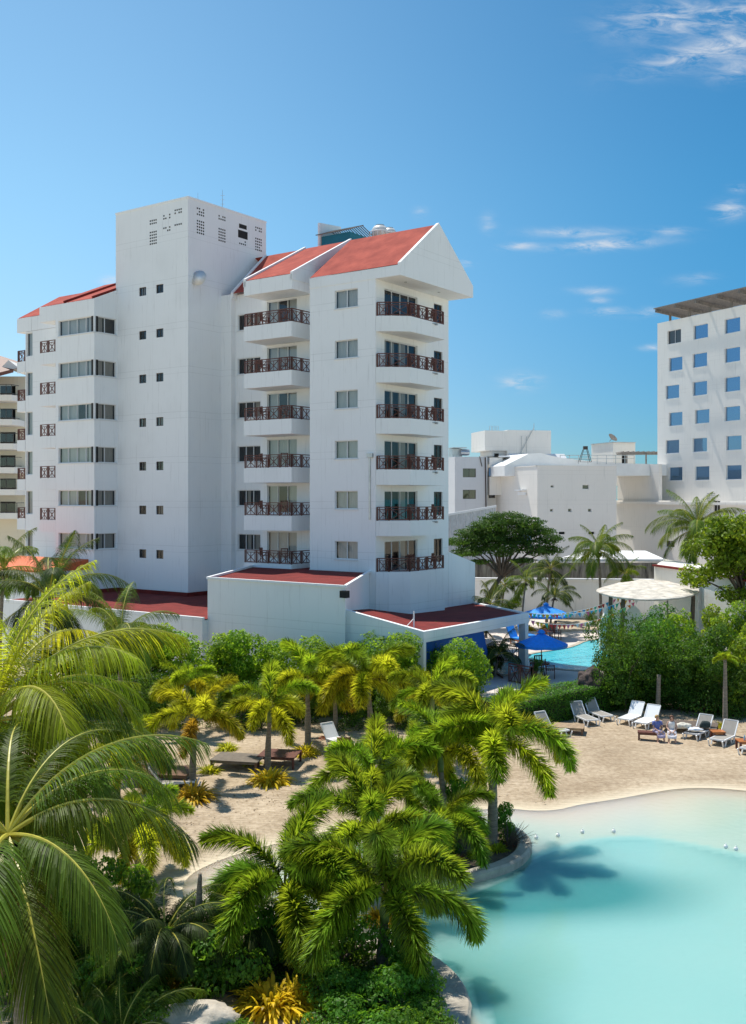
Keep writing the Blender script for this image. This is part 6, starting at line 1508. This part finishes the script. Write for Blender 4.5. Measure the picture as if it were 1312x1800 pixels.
def person(loc, rz, label, pose, top, bottom, hair_m, scale=1.0, hair='short', straps=False, dress=True, skin=M_skin):
    """faces local -y; z=0 is the ground under the feet"""
    t = empty('person', loc, rz, label, 'person'); t.scale = (scale,)*3
    V = Vector; vs = []; rad = []; es = []
    def add(p, r, par=None):
        vs.append(V(p)); rad.append(r)
        if par is not None: es.append((par, len(vs)-1))
        return len(vs)-1
    if pose == 'sit': hz = .52; kn = [(-.13,-.46,.50),(.13,-.44,.50)]; an = [(-.15,-.42,.08),(.17,-.50,.08)]; toe = [(-.16,-.60,.04),(.20,-.68,.04)]
    else: hz = .92; kn = [(-.10,-.02,.50),(.10,.0,.50)]; an = [(-.11,.02,.08),(.11,.02,.08)]; toe = [(-.13,-.14,.04),(.13,-.14,.04)]
    lean = -.06 if pose == 'sit' else 0
    pel = add((0,0,hz), (.155,.12)); wst = add((0,lean*.3,hz+.18), (.125,.10), pel); ch = add((0,lean,hz+.38), (.15,.115), wst); nk = add((0,lean,hz+.54), .055, ch); hb = add((0,lean-.01,hz+.60), .065, nk); hd = add((0,lean-.02,hz+.69), (.085,.10), hb); add((0,lean-.01,hz+.76), .065, hd)
    nose = add((0,lean-.115,hz+.665), .014, hd)
    for s_, sx in ((0,-1),(1,1)):
        hp = add((sx*.10,0,hz-.03), .09, pel); k = add(kn[s_], .062, hp); a = add(an[s_], .040, k); add(toe[s_], .030, a)
        sh = add((sx*.17,lean,hz+.46), .058, ch)
        if pose == 'sit': el = add((sx*.24,lean-.08,hz+.22), .042, sh); w = (sx*.10,lean-.30,hz+.10); 
        else: el = add((sx*.23,lean+.02,hz+.22), .042, sh); w = (sx*.17,lean-.13,hz+.08)
        wi = add(w, .028, el); d = V(w)-vs[el]; hand(vs, es, rad, wi, V(w), d, V((sx*-1,0,0)).cross(V((0,0,1))).cross(d) if False else V((0,0,1)).cross(d), .5)
    skin_obj('body', vs, es, rad, skin, t, pel, 2)
    # face details
    f = MB()
    for sx in (-1,1): f.tube([(sx*.033,lean-.108,hz+.70),(sx*.033,lean-.120,hz+.70)], [.012,.008], 8)
    f.build('eyes', M_dark, t); f = MB(); f.tube([(-.025,lean-.108,hz+.625),(0,lean-.116,hz+.620),(.025,lean-.108,hz+.625)], [.004,.008,.004], 6); f.build('mouth', mat('lips'+str(round(loc[0],1)), (.45,.12,.1), .5, .1), t)
    # hair
    hv = MB(); rings = [(.0,.815),(.05,.805),(.088,.77),(.103,.72),(.100,.67),(.085,.63)]
    if hair == 'long': rings += [(.09,.56),(.10,.48),(.08,.42)]
    n = 16; pts = []
    for r_, z in rings:
        for i in range(n):
            a = 2*math.pi*i/n; c, s_ = math.cos(a), math.sin(a); fr = max(0,-s_)
            yy = s_*r_*1.08; 
            if z < .74: yy = max(yy, -.03 if z < .70 else -.075)
            pts.append((c*r_, lean+.015+yy, hz-.005+z))
    hv.add(pts, [(k*n+i,k*n+(i+1)%n,(k+1)*n+(i+1)%n,(k+1)*n+i) for k in range(len(rings)-1) for i in range(n)]); hv.build('hair', hair_m, t, smooth=True)
    # clothes
    def shell(rings, m, nm):
        g = MB(); n = 20; p = []
        for cx_, cy, z, rx, ry in rings:
            for i in range(n):
                a = 2*math.pi*i/n; k = 1+.04*math.sin(a*5+z*9); p.append((cx_+math.cos(a)*rx*k, cy+math.sin(a)*ry*k, z))
        g.add(p, [(k*n+i,k*n+(i+1)%n,(k+1)*n+(i+1)%n,(k+1)*n+i) for k in range(len(rings)-1) for i in range(n)]); return g.build(nm, m, t, smooth=True)
    shell([(0,0,hz-.06,.20,.165),(0,lean*.3,hz+.16,.155,.125),(0,lean,hz+.33,.185,.15),(0,lean,hz+.43,.19 if not straps else .165,.135),(0,lean,hz+.50,.12 if not straps else .13,.09)], top, 'top')
    if not straps:
        g = MB()
        for sx in (-1,1): g.tube([(sx*.12,lean,hz+.47),(sx*.19,lean-.01,hz+.44),(sx*.235,lean-.05,hz+.31)], [.07,.075,.062], 10)
        g.build('sleeves', top, t, smooth=True)
    else:
        g = MB()
        for sx in (-1,1): g.tube([(sx*.09,lean-.11,hz+.44),(sx*.10,lean-.02,hz+.52),(sx*.09,lean+.08,hz+.46)], .012, 6)
        g.build('straps', top, t)
    if pose == 'sit':
        g = MB(); n = 16; p = []
        sec = [(.02,hz+.03,.20,.13),(-.15,hz+.03,.215,.115),(-.32,hz+.02,.225,.10),(-.46,hz-.0,.225,.11),(-.52,hz-.10,.215,.09),(-.53,hz-.22,.21,.07)]
        for k,(y,z,rx,rz_) in enumerate(sec):
            tilt = 0 if k < 3 else (k-2)*.5
            for i in range(n):
                a = 2*math.pi*i/n; p.append((math.cos(a)*rx, y+math.sin(a)*rz_*math.sin(min(tilt,1.5)), z+math.sin(a)*rz_*math.cos(min(tilt,1.5))))
        g.add(p, [(k*n+i,k*n+(i+1)%n,(k+1)*n+(i+1)%n,(k+1)*n+i) for k in range(len(sec)-1) for i in range(n)]+[tuple(range(n))]); g.build('skirt', bottom, t, smooth=True)
    else:
        g = MB()
        for sx in (-1,1): g.tube([(sx*.09,0,hz-.02),(sx*.105,-.01,.70),(sx*.105,0,.5)], [.125,.10,.085], 12)
        g.build('shorts', bottom, t, smooth=True)
    g = MB()
    for q in toe: g.box(q[0]-.045,q[0]+.045,q[1]-.03,q[1]+.2,0,.03)
    g.build('sandals', M_bark, t)
    return t
HB = mat('blond_hair', (.50,.33,.13), .7, .2, 20); HBr = mat('brown_hair', (.14,.06,.03), .7, .2, 20)
q = G(1157,1306); person((q.x,q.y+.25,0), R(12), 'seated woman in a blue top and lilac skirt with blond hair, on the small bench', 'sit', mat('blue_blouse',(.12,.16,.42),.8,.2,12), mat('lilac_skirt',(.36,.30,.42),.8,.15,10), HB, .88)
q = G(1184,1307); person((q.x,q.y+.25,0), R(-14), 'seated woman in a white sleeveless dress with brown hair, on the edge of the daybed', 'sit', mat('white_dress_top',(.78,.76,.74),.8,.1,9), mat('white_patterned_skirt',(.66,.63,.66),.8,.35,14), HBr, .88, hair='long', straps=True)
q = G(978,1123,DZ); person((q.x,q.y,DZ), R(-80), 'seated person in white with dark hair at the far pool table', 'sit', mat('white_shirt',(.8,.8,.8),.8,.05), mat('grey_trousers',(.35,.35,.38),.8,.1), mat('black_hair',(.02,.015,.012),.6,.2), .95)
q = G(1057,1240); person((q.x,q.y-.1,0), R(160), 'person in blue standing in the shade beside the dark rock', 'stand', mat('blue_tshirt',(.02,.12,.34),.8,.15), mat('navy_shorts',(.02,.05,.22),.8,.15), mat('greyish_hair',(.20,.17,.14),.7,.2), .98)
# ground cover and leaf litter of the near bed
def cover():
    mb = MB(); r = random.Random(77); bank = [G(*p) for p in ((-60,1560),(180,1600),(300,1640),(420,1655),(560,1668),(680,1680),(735,1705),(770,1745),(780,1800),(770,1900),(-100,1950))]
    bx_ = smooth_poly(bank, 1); xs = [p.x for p in bx_]; ys = [p.y for p in bx_]
    path = [G(*p) for p in ((285,1735),(345,1752),(440,1790),(520,1830))]
    X = np.array([r.uniform(min(xs),max(xs)) for _ in range(60000)]); Y = np.array([r.uniform(min(ys),max(ys)) for _ in range(60000)])
    D = poly_dist(X, Y, bx_)
    def pd(x,y): return min(math.hypot(x-p.x, y-p.y) for p in pth)
    pth = [path[i].lerp(path[i+1],k/6) for i in range(3) for k in range(7)]
    for x, y, d in zip(X, Y, D):
        if d < .15 or pd(x,y) < .42: continue
        nz = mnoise.noise(Vector((x*.8,y*.8,1)))
        if nz < -.15 and r.random() < .8: continue
        z = .05+max(0,.22*(nz+.3))*r.random(); c = Vector((x,y,z)); nn = Vector((r.uniform(-.8,.8),r.uniform(-.8,.8),1)).normalized(); t1 = nn.cross(Vector((r.uniform(-1,1),r.uniform(-1,1),0))).normalized(); t2 = nn.cross(t1); s = .075*r.uniform(.6,1.3)
        mb.add([c-t1*s*.5,c+t2*s*.3,c+t1*s*.5,c-t2*s*.3],[(0,1,2,3)],0,r.uniform(.4,1.3))
    mb.build('ground_cover', LF_mid, None, 'low leafy ground cover between the shrubs of the near garden bed', 'ground cover', kind='stuff')
    s = MB(); s.poly([(p.x,p.y,.065) for p in bx_]); 
    soil = mat('dark_garden_soil', (.10,.075,.05), .95, .4, 4, .4, 20)
    # soil sheet split around the path: two outlines
    L_ = smooth_poly([G(*p) for p in ((-60,1560),(180,1600),(300,1640),(420,1655),(560,1668),(680,1680),(735,1705),(765,1745),(772,1800),(765,1870),(560,1860),(500,1790),(440,1768),(350,1735),(290,1715),(240,1712),(180,1760),(-100,1780))], 2)
    s = MB(); s.poly([(p.x,p.y,.068) for p in L_]); s.build('garden_soil', soil, kind='structure')
    s = MB(); s.poly([(p.x,p.y,.03) for p in ISL]); s.build('island_soil', soil, kind='structure')
cover()
def litter():
    mb = MB(); r = random.Random(99); n = 0
    spots = [G(*p) for p in ((340,1400),(474,1372),(540,1328),(600,1330),(430,1350),(640,1330),(300,1440),(700,1400),(560,1420),(1150,1262),(1230,1275),(1280,1290),(950,1300),(240,1500),(420,1400),(820,1395))]
    while n < 1500:
        s = spots[r.randrange(len(spots))]; x, y = s.x+r.gauss(0,1.5), s.y+r.gauss(0,1.3)
        c = Vector((x,y,.075+.02*r.random())); a = r.uniform(0,6.28); t1 = Vector((math.cos(a),math.sin(a),r.uniform(-.3,.3))); t2 = Vector((-t1.y,t1.x,r.uniform(-.3,.3))); q = .09*r.uniform(.5,1.3)
        mb.add([c-t1*q*.5,c+t2*q*.25,c+t1*q*.5,c-t2*q*.25],[(0,1,2,3)],0,r.uniform(.4,1.3)); n += 1
    mb.build('leaf_litter', LF_dry, None, 'dry fallen leaves scattered on the sand under the garden palms', 'leaf litter', kind='stuff')
litter()
print('objects', len(bpy.data.objects))
